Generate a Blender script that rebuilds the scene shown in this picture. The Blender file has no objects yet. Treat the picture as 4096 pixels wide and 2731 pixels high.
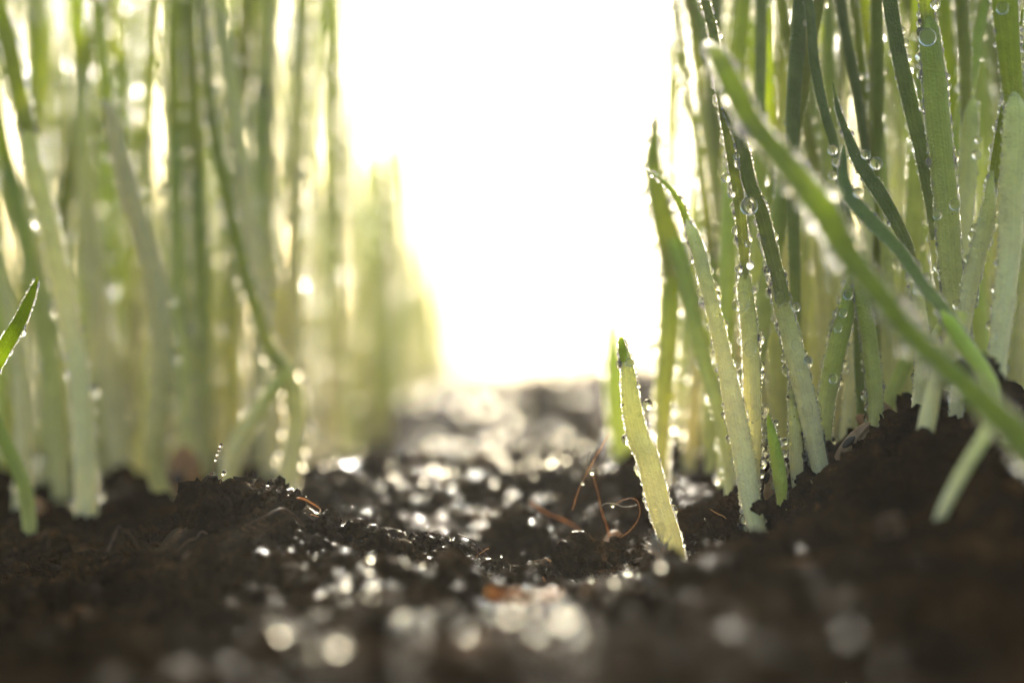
import bpy, math, random
import numpy as np
from mathutils import Vector, Matrix
from mathutils.bvhtree import BVHTree

# ------------------------------------------------------------------ camera, world, sun, exposure
# one Blender unit is one centimetre
sc = bpy.context.scene
sc.unit_settings.system = 'METRIC'
sc.unit_settings.scale_length = 0.01
rng = np.random.default_rng(11)
random.seed(5)
LENS = 70.0
FOC = 13.0                     # focus distance, cm
cam = bpy.data.cameras.new("camera")
camo = bpy.data.objects.new("camera", cam)
sc.collection.objects.link(camo)
sc.camera = camo
cam.sensor_width = 36.0
cam.lens = LENS
cam.clip_start = 0.2
cam.clip_end = 5000
PITCH = math.atan((1511.6 - 1365.5) / 7964.0)
camo.location = (0, 0, 0)
camo.rotation_euler = (math.pi / 2 + PITCH, 0, 0)
cam.dof.use_dof = True
cam.dof.focus_distance = FOC
APERTURE = 0.40                # cm
cam.dof.aperture_fstop = LENS * 1e-3 / APERTURE
cam.dof.aperture_blades = 0

SUN_EL, SUN_AZ = math.radians(27), math.radians(-2)   # azimuth measured from +Y towards +X
world = bpy.data.worlds.new("World")
sc.world = world
world.use_nodes = True
wn = world.node_tree
bg = wn.nodes["Background"]
sky = wn.nodes.new("ShaderNodeTexSky")
sky.sky_type = 'NISHITA'
sky.sun_disc = False
sky.sun_elevation = SUN_EL
sky.sun_rotation = SUN_AZ
sky.air_density = 1.0
sky.dust_density = 4.0
sky.ozone_density = 1.0
tint = wn.nodes.new("ShaderNodeMix"); tint.data_type = 'RGBA'; tint.blend_type = 'MULTIPLY'
tint.inputs[0].default_value = 1.0; tint.inputs[7].default_value = (.99, .975, .80, 1)
wn.links.new(sky.outputs[0], tint.inputs[6]); wn.links.new(tint.outputs[2], bg.inputs[0])
bg.inputs[1].default_value = 0.15
sl = bpy.data.lights.new("sun", 'SUN')
sl.energy = 5.0
sl.angle = math.radians(0.6)
sl.color = (1.0, 0.92, 0.77)
suno = bpy.data.objects.new("sun", sl)
sc.collection.objects.link(suno)
sdir = Vector((math.sin(SUN_AZ) * math.cos(SUN_EL), math.cos(SUN_AZ) * math.cos(SUN_EL), math.sin(SUN_EL)))
suno.rotation_euler = sdir.to_track_quat('Z', 'Y').to_euler()
suno.location = sdir * 60
sc.view_settings.view_transform = 'Standard'
sc.view_settings.look = 'None'
sc.view_settings.exposure = 1.5
sc.view_settings.gamma = 1.0
sc.cycles.max_bounces = 8
sc.cycles.transparent_max_bounces = 12
sc.cycles.transmission_bounces = 6
sc.cycles.volume_bounces = 0
sc.cycles.diffuse_bounces = 3
sc.cycles.glossy_bounces = 3
sc.cycles.sample_clamp_indirect = 30.0
sc.cycles.sample_clamp_direct = 0.0
sc.cycles.blur_glossy = 1.0
sc.cycles.caustics_reflective = False
sc.cycles.caustics_refractive = True
sc.cycles.use_denoising = True
sc.cycles.denoiser = 'OPENIMAGEDENOISE'
sc.cycles.use_adaptive_sampling = True
sc.cycles.adaptive_threshold = 0.01

FLARE_VEIL = 0.00045

# ------------------------------------------------------------------ helpers
FPX = 7964.0                    # focal length in photo pixels (4096 wide)
cp, sp_ = math.cos(PITCH), math.sin(PITCH)
def at(px, py, d):
    """photo pixel (4096 wide) at distance d along +Y -> world point"""
    a = (px - 2048.0) / FPX
    b = (1365.5 - py) / FPX
    y = cp - b * sp_
    z = sp_ + b * cp
    k = d / y
    return np.array([a * k, d, z * k])
def atP(px, py, d):             # the same in 2352-wide pixels
    return at(px * 1.74150, py * 1.74150, d)

def tag(o, label=None, cat=None, group=None, kind=None):
    if label: o['label'] = label
    if cat: o['category'] = cat
    if group: o['group'] = group
    if kind: o['kind'] = kind
    return o
def link(o, parent=None):
    sc.collection.objects.link(o)
    if parent is not None: o.parent = parent
    return o
def empty(name, loc):
    o = bpy.data.objects.new(name, None)
    o.empty_display_size = 0.2
    o.location = Vector([float(v) for v in loc])
    return link(o)
def mesh_np(name, V, F, mat, uv=None, smooth=True):
    """V (n,3), F (m,k) with k = 3 or 4"""
    V = np.asarray(V, dtype=np.float32); F = np.asarray(F, dtype=np.int32)
    me = bpy.data.meshes.new(name)
    n, m, k = len(V), len(F), F.shape[1]
    me.vertices.add(n); me.vertices.foreach_set("co", V.ravel())
    me.loops.add(m * k); me.loops.foreach_set("vertex_index", F.ravel())
    me.polygons.add(m)
    me.polygons.foreach_set("loop_start", np.arange(0, m * k, k, dtype=np.int32))
    me.polygons.foreach_set("loop_total", np.full(m, k, dtype=np.int32))
    me.polygons.foreach_set("use_smooth", np.full(m, smooth, dtype=bool))
    me.update(calc_edges=True)
    if uv is not None:
        l = me.uv_layers.new(name="UVMap")
        l.data.foreach_set("uv", np.asarray(uv, dtype=np.float32)[F.ravel()].ravel())
    me.materials.append(mat)
    return me
def obj(name, me, parent=None, origin=None):
    o = bpy.data.objects.new(name, me)
    link(o, parent)
    return o

# ---- numpy noise
def _hash(ix, iy, seed):
    h = (ix.astype(np.int64) * 374761393 + iy.astype(np.int64) * 668265263 + seed * 974711) & 0xffffffff
    h = ((h ^ (h >> 13)) * 1274126177) & 0xffffffff
    h = (h ^ (h >> 16)) & 0xffffffff
    return h / 4294967295.0
def vnoise(x, y, seed=0):
    ix = np.floor(x); iy = np.floor(y)
    fx = x - ix; fy = y - iy
    fx = fx * fx * (3 - 2 * fx); fy = fy * fy * (3 - 2 * fy)
    a = _hash(ix, iy, seed); b = _hash(ix + 1, iy, seed)
    c = _hash(ix, iy + 1, seed); d = _hash(ix + 1, iy + 1, seed)
    return (a * (1 - fx) + b * fx) * (1 - fy) + (c * (1 - fx) + d * fx) * fy
def cellbump(x, y, seed=0):
    """worley-like round lumps, 0..1"""
    ix = np.floor(x); iy = np.floor(y)
    best = np.full(x.shape, 9.0)
    for dx in (-1, 0, 1):
        for dy in (-1, 0, 1):
            cx = ix + dx; cy = iy + dy
            px = cx + _hash(cx, cy, seed); py = cy + _hash(cx, cy, seed + 17)
            s = 0.6 + 0.8 * _hash(cx, cy, seed + 31)
            best = np.minimum(best, ((x - px) ** 2 + (y - py) ** 2) / (s * s))
    return np.sqrt(np.clip(1 - best, 0, 1))

# ------------------------------------------------------------------ terrain
CT = [  # (px, py, depth) in 2352-wide pixels
 (100,1540,10),(500,1510,10.4),(300,1470,11),(-150,1500,10.5),
 (50,1222,15.5),(200,1205,16),(320,1200,16),(100,1385,13),(-100,1390,13),(270,1335,13.1),(380,1250,13.1),
 (430,1190,13.1),(500,1150,13.0),(620,1165,13),(700,1185,13),(780,1218,13),(820,1262,13),
 (500,1255,12.5),(650,1320,12.0),(600,1440,11),(760,1400,11.6),
 (500,1235,14.6),(650,1215,15.5),(780,1240,15),
 (480,1150,17.5),(700,1130,18.5),(850,1085,24),
 (900,1290,13),(980,1265,13),(1060,1292,13),(1150,1345,13.2),(1300,1388,13),(1400,1365,13),(1500,1362,13),(1565,1350,13),(1620,1330,13),
 (1000,1340,14.3),(1200,1350,14.3),(1350,1300,14.6),(900,1230,15.6),(1150,1215,16),(1300,1200,16),
 (820,1130,17.3),(900,1112,17.6),(1000,1118,17.6),(1200,1122,17.2),(1380,1132,16.6),(1440,1190,15.4),
 (900,1095,21),(1100,1100,20.5),(1350,1090,20),(1000,1060,26),(1250,1045,27),(1450,1030,24),
 (1040,905,38),(950,930,38),(1180,945,36),(1330,868,48),(1480,850,32),(1600,900,28),(800,930,45),(400,950,45),
 (800,1378,11.4),(1000,1375,11.3),(1200,1385,11.3),(1450,1382,11.3),(900,1400,12.1),(1200,1425,12.1),(1400,1405,12.1),
 (800,1500,9.6),(1100,1500,9.5),(1400,1490,9.5),(1176,1572,8.3),(700,1580,8.6),
 (1600,1210,14.5),(1590,1095,17),(1700,1192,13.6),(1755,1285,12.9),(1800,1135,13.2),(1850,1112,13.2),(1900,1115,13.2),
 (1960,1090,13.2),(2030,1020,13.1),(2085,985,13.0),(2110,1040,12.6),(2160,1060,12.2),(2205,1050,12.0),(2300,1060,12),(2380,1060,12.4),
 (1640,1345,12.2),(1900,1250,12),(2100,1150,11.5),(2300,1100,11),(2000,1350,10.5),(2300,1300,10),(1700,1345,10.3),(1560,1352,10.4),(1480,1420,10.4),
 (1900,1500,8.7),(2300,1480,8.5),
 (1800,1065,16),(2000,1010,16),(2200,985,16),(2400,970,16),(1700,1040,20),(2000,990,22),(2300,960,25),(2700,960,16),(2700,980,12),
]
CW = [(-9,13,-1.3),(-9,6,-1.4),(0,5,-1.35),(-4,5,-1.4),(4,5,-1.3),(9,6,-1.0),(9,13,-.6),(-12,25,-1.1),(12,25,-.7),
      (-25,60,-.8),(0,75,-.9),(25,60,-.6),(-60,150,-1.2),(0,150,-1.2),(60,150,-1.2),(0,400,-1.5),(200,400,-1.5),(-200,400,-1.5),
      (-20,13,-1.3),(20,13,-.6)]
pts = [atP(*c) for c in CT] + [np.array(c, float) for c in CW]
CP = np.array(pts)
def _uv(x, y):
    yy = np.maximum(y, 4.5)
    return x * 13.0 / yy, 13.0 * np.log(yy / 13.0) * 1.2
cu, cv = _uv(CP[:, 0], CP[:, 1])
_c2 = 0.25 ** 2
K = -np.sqrt((cu[:, None] - cu[None]) ** 2 + (cv[:, None] - cv[None]) ** 2 + _c2)
n = len(CP)
A = np.zeros((n + 1, n + 1)); A[:n, :n] = K; A[:n, n] = 1; A[n, :n] = 1
A[:n, :n] += np.eye(n) * 0.03
W = np.linalg.solve(A, np.append(CP[:, 2], 0))
def base_h(x, y):
    x = np.asarray(x, float); y = np.asarray(y, float)
    sh = x.shape; x = x.ravel(); y = y.ravel()
    u, v = _uv(x, y)
    out = np.full(x.shape, W[n])
    for i in range(n):
        out -= W[i] * np.sqrt((u - cu[i]) ** 2 + (v - cv[i]) ** 2 + _c2)
    return out.reshape(sh)
def soil_detail(x, y):
    wx = x + 0.15 * (vnoise(x * 3, y * 3, 3) - .5) + 0.05 * (vnoise(x * 11, y * 11, 4) - .5)
    wy = y + 0.15 * (vnoise(x * 3, y * 3, 5) - .5) + 0.05 * (vnoise(x * 11, y * 11, 6) - .5)
    far = np.clip((y - 20) / 60, 0, 1)
    h = 0.12 * (vnoise(x * 1.1, y * 1.1, 7) - .5)
    h += 0.22 * (cellbump(wx * 1.7, wy * 1.7, 8) - 0.66)
    h += 0.10 * (cellbump(wx * 4.3, wy * 4.3, 9) - 0.66)
    h += 0.042 * (cellbump(wx * 10, wy * 10, 10) - 0.66)
    h += 0.022 * (cellbump(wx * 23, wy * 23, 12) - 0.66)
    h += 0.005 * (vnoise(x * 60, y * 60, 13) - .5)
    h += far * 1.6 * (vnoise(x * .12, y * .12, 20) - .5)
    return h
def ground(x, y):
    return base_h(x, y) + soil_detail(np.asarray(x, float), np.asarray(y, float))
def gz(x, y): return float(ground(np.array([x]), np.array([y]))[0])

# ------------------------------------------------------------------ materials
def mat(name):
    m = bpy.data.materials.new(name); m.use_nodes = True
    nt = m.node_tree
    for nd in list(nt.nodes):
        if nd.type != 'OUTPUT_MATERIAL': nt.nodes.remove(nd)
    return m, nt, [nd for nd in nt.nodes if nd.type == 'OUTPUT_MATERIAL'][0]
def nd(nt, t, **kw):
    x = nt.nodes.new(t)
    for k, v in kw.items():
        setattr(x, k, v)
    return x
def ramp(nt, stops):
    r = nd(nt, "ShaderNodeValToRGB")
    e = r.color_ramp.elements
    while len(e) > 1: e.remove(e[-1])
    e[0].position = stops[0][0]; e[0].color = (*stops[0][1], 1)
    for p, c in stops[1:]:
        q = e.new(p); q.color = (*c, 1)
    return r
def plant_mat(name, stops, trans=0.5, tcol=(1.0, 1.0, .7), rough=0.4, streak=0.35, bump=0.02, spots=0.0, sss=0.0):
    m, nt, out = mat(name)
    L = nt.links
    uv = nd(nt, "ShaderNodeUVMap"); sx = nd(nt, "ShaderNodeSeparateXYZ"); L.new(uv.outputs[0], sx.inputs[0])
    r = ramp(nt, stops)
    nz = nd(nt, "ShaderNodeTexNoise"); nz.inputs['Scale'].default_value = 2.0
    tc = nd(nt, "ShaderNodeTexCoord"); L.new(tc.outputs['Object'], nz.inputs['Vector'])
    ma = nd(nt, "ShaderNodeMath", operation='MULTIPLY_ADD'); L.new(nz.outputs[0], ma.inputs[0]); ma.inputs[1].default_value = 0.25
    ad = nd(nt, "ShaderNodeMath", operation='ADD'); ad.inputs[1].default_value = -0.125
    L.new(sx.outputs[1], ad.inputs[0]); L.new(ad.outputs[0], ma.inputs[2]); L.new(ma.outputs[0], r.inputs[0])
    # lengthwise veins
    mp = nd(nt, "ShaderNodeMapping"); mp.inputs['Scale'].default_value = (34, 1.2, 1); L.new(uv.outputs[0], mp.inputs[0])
    st = nd(nt, "ShaderNodeTexNoise"); st.inputs['Scale'].default_value = 1.0; st.inputs['Detail'].default_value = 3; L.new(mp.outputs[0], st.inputs['Vector'])
    # blotches across
    bl = nd(nt, "ShaderNodeTexNoise"); bl.inputs['Scale'].default_value = 9.0; bl.inputs['Detail'].default_value = 4; L.new(tc.outputs['Object'], bl.inputs['Vector'])
    mm = nd(nt, "ShaderNodeMath", operation='ADD'); L.new(st.outputs[0], mm.inputs[0]); L.new(bl.outputs[0], mm.inputs[1])
    oi = nd(nt, "ShaderNodeObjectInfo")
    m3 = nd(nt, "ShaderNodeMath", operation='MULTIPLY_ADD'); L.new(oi.outputs['Random'], m3.inputs[0]); m3.inputs[1].default_value = 0.5; L.new(mm.outputs[0], m3.inputs[2])
    mr = nd(nt, "ShaderNodeMapRange"); L.new(m3.outputs[0], mr.inputs[0])
    mr.inputs[1].default_value = 0.75; mr.inputs[2].default_value = 1.75; mr.inputs[3].default_value = 1 - streak; mr.inputs[4].default_value = 1 + streak * .8
    mul = nd(nt, "ShaderNodeMix", data_type='RGBA', blend_type='MULTIPLY'); mul.inputs[0].default_value = 1
    L.new(r.outputs[0], mul.inputs[6]); L.new(mr.outputs[0], mul.inputs[7])
    col = mul.outputs[2]
    if spots > 0:
        vs = nd(nt, "ShaderNodeTexNoise"); vs.inputs['Scale'].default_value = 26; vs.inputs['Detail'].default_value = 1; L.new(tc.outputs['Object'], vs.inputs['Vector'])
        vr = nd(nt, "ShaderNodeMapRange"); L.new(vs.outputs[0], vr.inputs[0]); vr.inputs[1].default_value = .76; vr.inputs[2].default_value = .80
        vr.inputs[3].default_value = 0; vr.inputs[4].default_value = spots
        mx = nd(nt, "ShaderNodeMix", data_type='RGBA'); L.new(vr.outputs[0], mx.inputs[0]); L.new(col, mx.inputs[6]); mx.inputs[7].default_value = (.03, .02, .012, 1)
        col = mx.outputs[2]
    p = nd(nt, "ShaderNodeBsdfPrincipled"); p.inputs['Roughness'].default_value = rough
    p.inputs['IOR'].default_value = 1.4
    L.new(col, p.inputs['Base Color'])
    if sss > 0:
        p.inputs['Subsurface Weight'].default_value = 1.0
        p.inputs['Subsurface Radius'].default_value = (1.0, 1.0, .45)
        p.inputs['Subsurface Scale'].default_value = sss
    bm = nd(nt, "ShaderNodeBump"); bm.inputs['Strength'].default_value = 0.6; bm.inputs['Distance'].default_value = bump
    vo = nd(nt, "ShaderNodeTexVoronoi"); vo.inputs['Scale'].default_value = 42; L.new(tc.outputs['Object'], vo.inputs['Vector'])
    vm = nd(nt, "ShaderNodeMapRange"); L.new(vo.outputs['Distance'], vm.inputs[0]); vm.inputs[1].default_value = .15; vm.inputs[2].default_value = .5; vm.inputs[3].default_value = .55; vm.inputs[4].default_value = 0
    va = nd(nt, "ShaderNodeMath", operation='ADD'); L.new(vm.outputs[0], va.inputs[0]); L.new(mm.outputs[0], va.inputs[1])
    L.new(va.outputs[0], bm.inputs['Height']); L.new(bm.outputs[0], p.inputs['Normal'])
    t = nd(nt, "ShaderNodeBsdfTranslucent")
    tm = nd(nt, "ShaderNodeMix", data_type='RGBA', blend_type='MULTIPLY'); tm.inputs[0].default_value = 1
    L.new(col, tm.inputs[6]); tm.inputs[7].default_value = (*tcol, 1)
    L.new(tm.outputs[2], t.inputs[0])
    ms = nd(nt, "ShaderNodeMixShader"); ms.inputs[0].default_value = trans
    L.new(p.outputs[0], ms.inputs[1]); L.new(t.outputs[0], ms.inputs[2]); L.new(ms.outputs[0], out.inputs[0])
    return m
M = {}
TS = (1.0, 1.0, .72)
M['sheath_white'] = plant_mat('pale_sheath', [(0, (.93, .82, .53)), (.5, (.90, .82, .47)), (1, (.72, .73, .24))], .32, TS, .35, .22, spots=.9, sss=.04)
M['sheath_green'] = plant_mat('green_sheath', [(0, (.90, .80, .45)), (.4, (.77, .75, .29)), (.75, (.55, .60, .13)), (1, (.37, .47, .06))], .32, TS, .35, .25, spots=.7, sss=.04)
M['sheath_pink'] = plant_mat('pinkish_sheath', [(0, (.74, .50, .18)), (.2, (.78, .70, .28)), (.55, (.80, .73, .40)), (1, (.78, .70, .38))], .32, TS, .4, .25, sss=.04)
M['sheath_lime'] = plant_mat('lime_sheath', [(0, (.84, .80, .38)), (.5, (.72, .77, .20)), (1, (.50, .63, .06))], .32, TS, .35, .2, sss=.04)
M['leaf_mid'] = plant_mat('leaf_mid_green', [(0, (.64, .66, .11)), (.3, (.50, .57, .04)), (1, (.36, .46, .02))], .58, (1, 1, .55), .38, .3, sss=.03)
M['leaf_olive'] = plant_mat('leaf_olive', [(0, (.56, .56, .15)), (.3, (.38, .42, .06)), (.7, (.25, .31, .035)), (1, (.22, .28, .03))], .52, (1, 1, .55), .38, .3, sss=.03)
M['leaf_lime'] = plant_mat('leaf_lime', [(0, (.56, .60, .12)), (.4, (.48, .57, .04)), (1, (.42, .52, .02))], .62, (1, 1, .5),   .38, .42, sss=.03)
M['leaf_blue'] = plant_mat('leaf_blue_green', [(0, (.46, .49, .14)), (.35, (.26, .33, .07)), (.7, (.17, .25, .05)), (1, (.15, .23, .045))], .4, (1, 1, .6), .4, .3, sss=.03)

def water_mat(name, rough, through, milk):
    m, nt, out = mat(name); L = nt.links
    g = nd(nt, "ShaderNodeBsdfPrincipled")
    g.inputs['Base Color'].default_value = (1, 1, 1, 1); g.inputs['Roughness'].default_value = rough
    g.inputs['IOR'].default_value = 1.33; g.inputs['Transmission Weight'].default_value = 1.0
    t = nd(nt, "ShaderNodeBsdfTransparent")
    ms = nd(nt, "ShaderNodeMixShader"); ms.inputs[0].default_value = through
    L.new(g.outputs[0], ms.inputs[1]); L.new(t.outputs[0], ms.inputs[2])
    tl = nd(nt, "ShaderNodeBsdfTranslucent"); tl.inputs[0].default_value = (.95, .95, .9, 1)  # white share stands in for light focused inside the drop
    m2 = nd(nt, "ShaderNodeMixShader"); m2.inputs[0].default_value = milk
    L.new(ms.outputs[0], m2.inputs[1]); L.new(tl.outputs[0], m2.inputs[2]); L.new(m2.outputs[0], out.inputs[0])
    return m
M['drop'] = water_mat('water_drop', 0.03, 0.12, .0)
M['drop_flat'] = water_mat('water_drop_flat', 0.06, 0.72, .03)
M['dew_flat'] = water_mat('fine_dew_flat', 0.2, 0.82, .0)
M['dew'] = water_mat('fine_dew', 0.13, 0.2, .05)

def soil_mat():
    m, nt, out = mat('wet_soil'); L = nt.links
    tc = nd(nt, "ShaderNodeTexCoord")
    n1 = nd(nt, "ShaderNodeTexNoise"); n1.inputs['Scale'].default_value = 2.3; n1.inputs['Detail'].default_value = 6; L.new(tc.outputs['Object'], n1.inputs['Vector'])
    n2 = nd(nt, "ShaderNodeTexNoise"); n2.inputs['Scale'].default_value = 22; n2.inputs['Detail'].default_value = 5; n2.inputs['Roughness'].default_value = .7; L.new(tc.outputs['Object'], n2.inputs['Vector'])
    ad = nd(nt, "ShaderNodeMath", operation='MULTIPLY_ADD'); L.new(n2.outputs[0], ad.inputs[0]); ad.inputs[1].default_value = .6; L.new(n1.outputs[0], ad.inputs[2])
    r = ramp(nt, [(.5, (.006, .003, .0014)), (.75, (.015, .0075, .0032)), (.93, (.036, .018, .007)), (1.0, (.11, .05, .018))])
    L.new(ad.outputs[0], r.inputs[0])
    p = nd(nt, "ShaderNodeBsdfDiffuse"); L.new(r.outputs[0], p.inputs['Color'])
    n3 = nd(nt, "ShaderNodeTexNoise"); n3.inputs['Scale'].default_value = 45; n3.inputs['Detail'].default_value = 4; L.new(tc.outputs['Object'], n3.inputs['Vector'])
    b = nd(nt, "ShaderNodeBump"); b.inputs['Strength'].default_value = .9; b.inputs['Distance'].default_value = .02
    L.new(n3.outputs[0], b.inputs['Height']); L.new(b.outputs[0], p.inputs['Normal'])
    # wet films: glossy patches, masked by position to place the glints
    g = nd(nt, "ShaderNodeBsdfGlossy"); g.inputs['Roughness'].default_value = .17; g.inputs['Color'].default_value = (.9, .9, .9, 1); L.new(b.outputs[0], g.inputs['Normal'])
    fr = nd(nt, "ShaderNodeFresnel"); fr.inputs['IOR'].default_value = 1.25; L.new(b.outputs[0], fr.inputs['Normal'])
    n4 = nd(nt, "ShaderNodeTexNoise"); n4.inputs['Scale'].default_value = 13; n4.inputs['Detail'].default_value = 3; L.new(tc.outputs['Object'], n4.inputs['Vector'])
    n5 = nd(nt, "ShaderNodeMath", operation='MULTIPLY_ADD'); L.new(n1.outputs[0], n5.inputs[0]); n5.inputs[1].default_value = .6; L.new(n4.outputs[0], n5.inputs[2])
    rr = nd(nt, "ShaderNodeMapRange"); L.new(n5.outputs[0], rr.inputs[0]); rr.inputs[1].default_value = .87; rr.inputs[2].default_value = .93
    rr.inputs[3].default_value = .03; rr.inputs[4].default_value = .8
    sp = nd(nt, "ShaderNodeSeparateXYZ"); L.new(tc.outputs['Object'], sp.inputs[0])
    xs = nd(nt, "ShaderNodeMath", operation='MULTIPLY_ADD'); L.new(n1.outputs[0], xs.inputs[0]); xs.inputs[1].default_value = 2.2; L.new(sp.outputs[0], xs.inputs[2])
    xc = nd(nt, "ShaderNodeMath", operation='ABSOLUTE'); xo = nd(nt, "ShaderNodeMath", operation='ADD'); xo.inputs[1].default_value = -.72; L.new(xs.outputs[0], xo.inputs[0]); L.new(xo.outputs[0], xc.inputs[0])
    wm = nd(nt, "ShaderNodeMapRange"); L.new(xc.outputs[0], wm.inputs[0]); wm.inputs[1].default_value = .8; wm.inputs[2].default_value = 1.7; wm.inputs[3].default_value = .75; wm.inputs[4].default_value = .10  # sheen kept to the middle strip, then cut near and far
    wy_ = nd(nt, "ShaderNodeMapRange"); L.new(sp.outputs[1], wy_.inputs[0]); wy_.inputs[1].default_value = 11.4; wy_.inputs[2].default_value = 12.9; wy_.inputs[3].default_value = .08; wy_.inputs[4].default_value = 1
    wq = nd(nt, "ShaderNodeMath", operation='MULTIPLY'); L.new(wm.outputs[0], wq.inputs[0]); L.new(wy_.outputs[0], wq.inputs[1])
    wf = nd(nt, "ShaderNodeMapRange"); L.new(sp.outputs[1], wf.inputs[0]); wf.inputs[1].default_value = 19; wf.inputs[2].default_value = 26; wf.inputs[3].default_value = 1; wf.inputs[4].default_value = .12
    wz = nd(nt, "ShaderNodeMath", operation='MULTIPLY'); L.new(wq.outputs[0], wz.inputs[0]); L.new(wf.outputs[0], wz.inputs[1])
    L.new(wz.outputs[0], rr.inputs[4])
    f2 = nd(nt, "ShaderNodeMath", operation='MULTIPLY'); L.new(fr.outputs[0], f2.inputs[0]); L.new(rr.outputs[0], f2.inputs[1])
    ms = nd(nt, "ShaderNodeMixShader"); L.new(f2.outputs[0], ms.inputs[0]); L.new(p.outputs[0], ms.inputs[1]); L.new(g.outputs[0], ms.inputs[2])
    L.new(ms.outputs[0], out.inputs[0])
    return m
M['soil'] = soil_mat()
def simple_mat(name, c1, c2, rough=.45, trans=0.3, scale=6):
    m, nt, out = mat(name); L = nt.links
    tc = nd(nt, "ShaderNodeTexCoord")
    n1 = nd(nt, "ShaderNodeTexNoise"); n1.inputs['Scale'].default_value = scale; n1.inputs['Detail'].default_value = 5; L.new(tc.outputs['Object'], n1.inputs['Vector'])
    r = ramp(nt, [(.35, c1), (.65, c2)]); L.new(n1.outputs[0], r.inputs[0])
    p = nd(nt, "ShaderNodeBsdfPrincipled"); p.inputs['Roughness'].default_value = rough; L.new(r.outputs[0], p.inputs['Base Color'])
    b = nd(nt, "ShaderNodeBump"); b.inputs['Strength'].default_value = .6; b.inputs['Distance'].default_value = .02; L.new(n1.outputs[0], b.inputs['Height']); L.new(b.outputs[0], p.inputs['Normal'])
    t = nd(nt, "ShaderNodeBsdfTranslucent"); L.new(r.outputs[0], t.inputs[0])
    ms = nd(nt, "ShaderNodeMixShader"); ms.inputs[0].default_value = trans
    L.new(p.outputs[0], ms.inputs[1]); L.new(t.outputs[0], ms.inputs[2]); L.new(ms.outputs[0], out.inputs[0])
    return m
M['root'] = simple_mat('orange_root', (.34, .15, .04), (.62, .32, .09), .35, .5, 14)
M['root_dark'] = simple_mat('dark_root', (.05, .024, .012), (.15, .07, .03), .75, .25, 14)
M['root_pale'] = simple_mat('pale_root', (.35, .28, .2), (.55, .46, .34), .4, .4, 14)
M['husk'] = simple_mat('seed_husk', (.34, .19, .09), (.62, .43, .26), .45, .35, 9)
M['kernel'] = simple_mat('seed_kernel', (.34, .15, .05), (.55, .27, .10), .4, .35, 5)
M['dark_tip'] = simple_mat('dark_tip', (.015, .01, .008), (.05, .03, .02), .5, 0, 12)
M['bristle'] = simple_mat('pale_bristle', (.5, .42, .33), (.7, .62, .5), .4, .5, 12)

# ------------------------------------------------------------------ soil sheet
def axis(breaks):
    out = []
    for a, b, k in breaks:
        out.append(np.linspace(a, b, k, endpoint=False))
    out.append(np.array([breaks[-1][1]]))
    return np.concatenate(out)
ua = axis([(-1.6, -.4, 40), (-.4, -.13, 110), (-.13, .15, 820), (.15, .4, 110), (.4, 1.6, 40)])
y0 = -20.0
ly = axis([(-15, 4, 30), (4, 7.5, 60), (7.5, 10.5, 170), (10.5, 19, 640), (19, 40, 240), (40, 120, 90), (120, 1500, 40)])
ox = -0.3
X = (ua[None, :] * (ly[:, None] - y0)) + ox
Y = np.repeat(ly[:, None], len(ua), 1)
Z = ground(X, Y)
nr, nc = X.shape
idx = np.arange(nr * nc).reshape(nr, nc)
F = np.stack([idx[:-1, :-1], idx[:-1, 1:], idx[1:, 1:], idx[1:, :-1]], -1).reshape(-1, 4)
SV = np.stack([X, Y, Z], -1).reshape(-1, 3)
soil = obj('ground', mesh_np('ground', SV, F, M['soil']))
tag(soil, kind='structure')

# ------------------------------------------------------------------ sweeps
def catmull(P, N):
    P = np.asarray(P, float)
    d = np.linalg.norm(np.diff(P[:, :3], axis=0), axis=1)
    s = np.concatenate([[0], np.cumsum(d)])
    t = np.linspace(0, s[-1], N)
    E = np.vstack([2 * P[0] - P[1], P, 2 * P[-1] - P[-2]])
    k = np.clip(np.searchsorted(s, t, side='right') - 1, 0, len(P) - 2)
    u = ((t - s[k]) / np.maximum(s[k + 1] - s[k], 1e-9))[:, None]
    p0, p1, p2, p3 = E[k], E[k + 1], E[k + 2], E[k + 3]
    out = .5 * ((2 * p1) + (-p0 + p2) * u + (2 * p0 - 5 * p1 + 4 * p2 - p3) * u ** 2 + (-p0 + 3 * p1 - 3 * p2 + p3) * u ** 3)
    if P.shape[1] > 3:
        for c in range(3, P.shape[1]): out[:, c] = np.interp(t, s, P[:, c])
    return out
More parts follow.
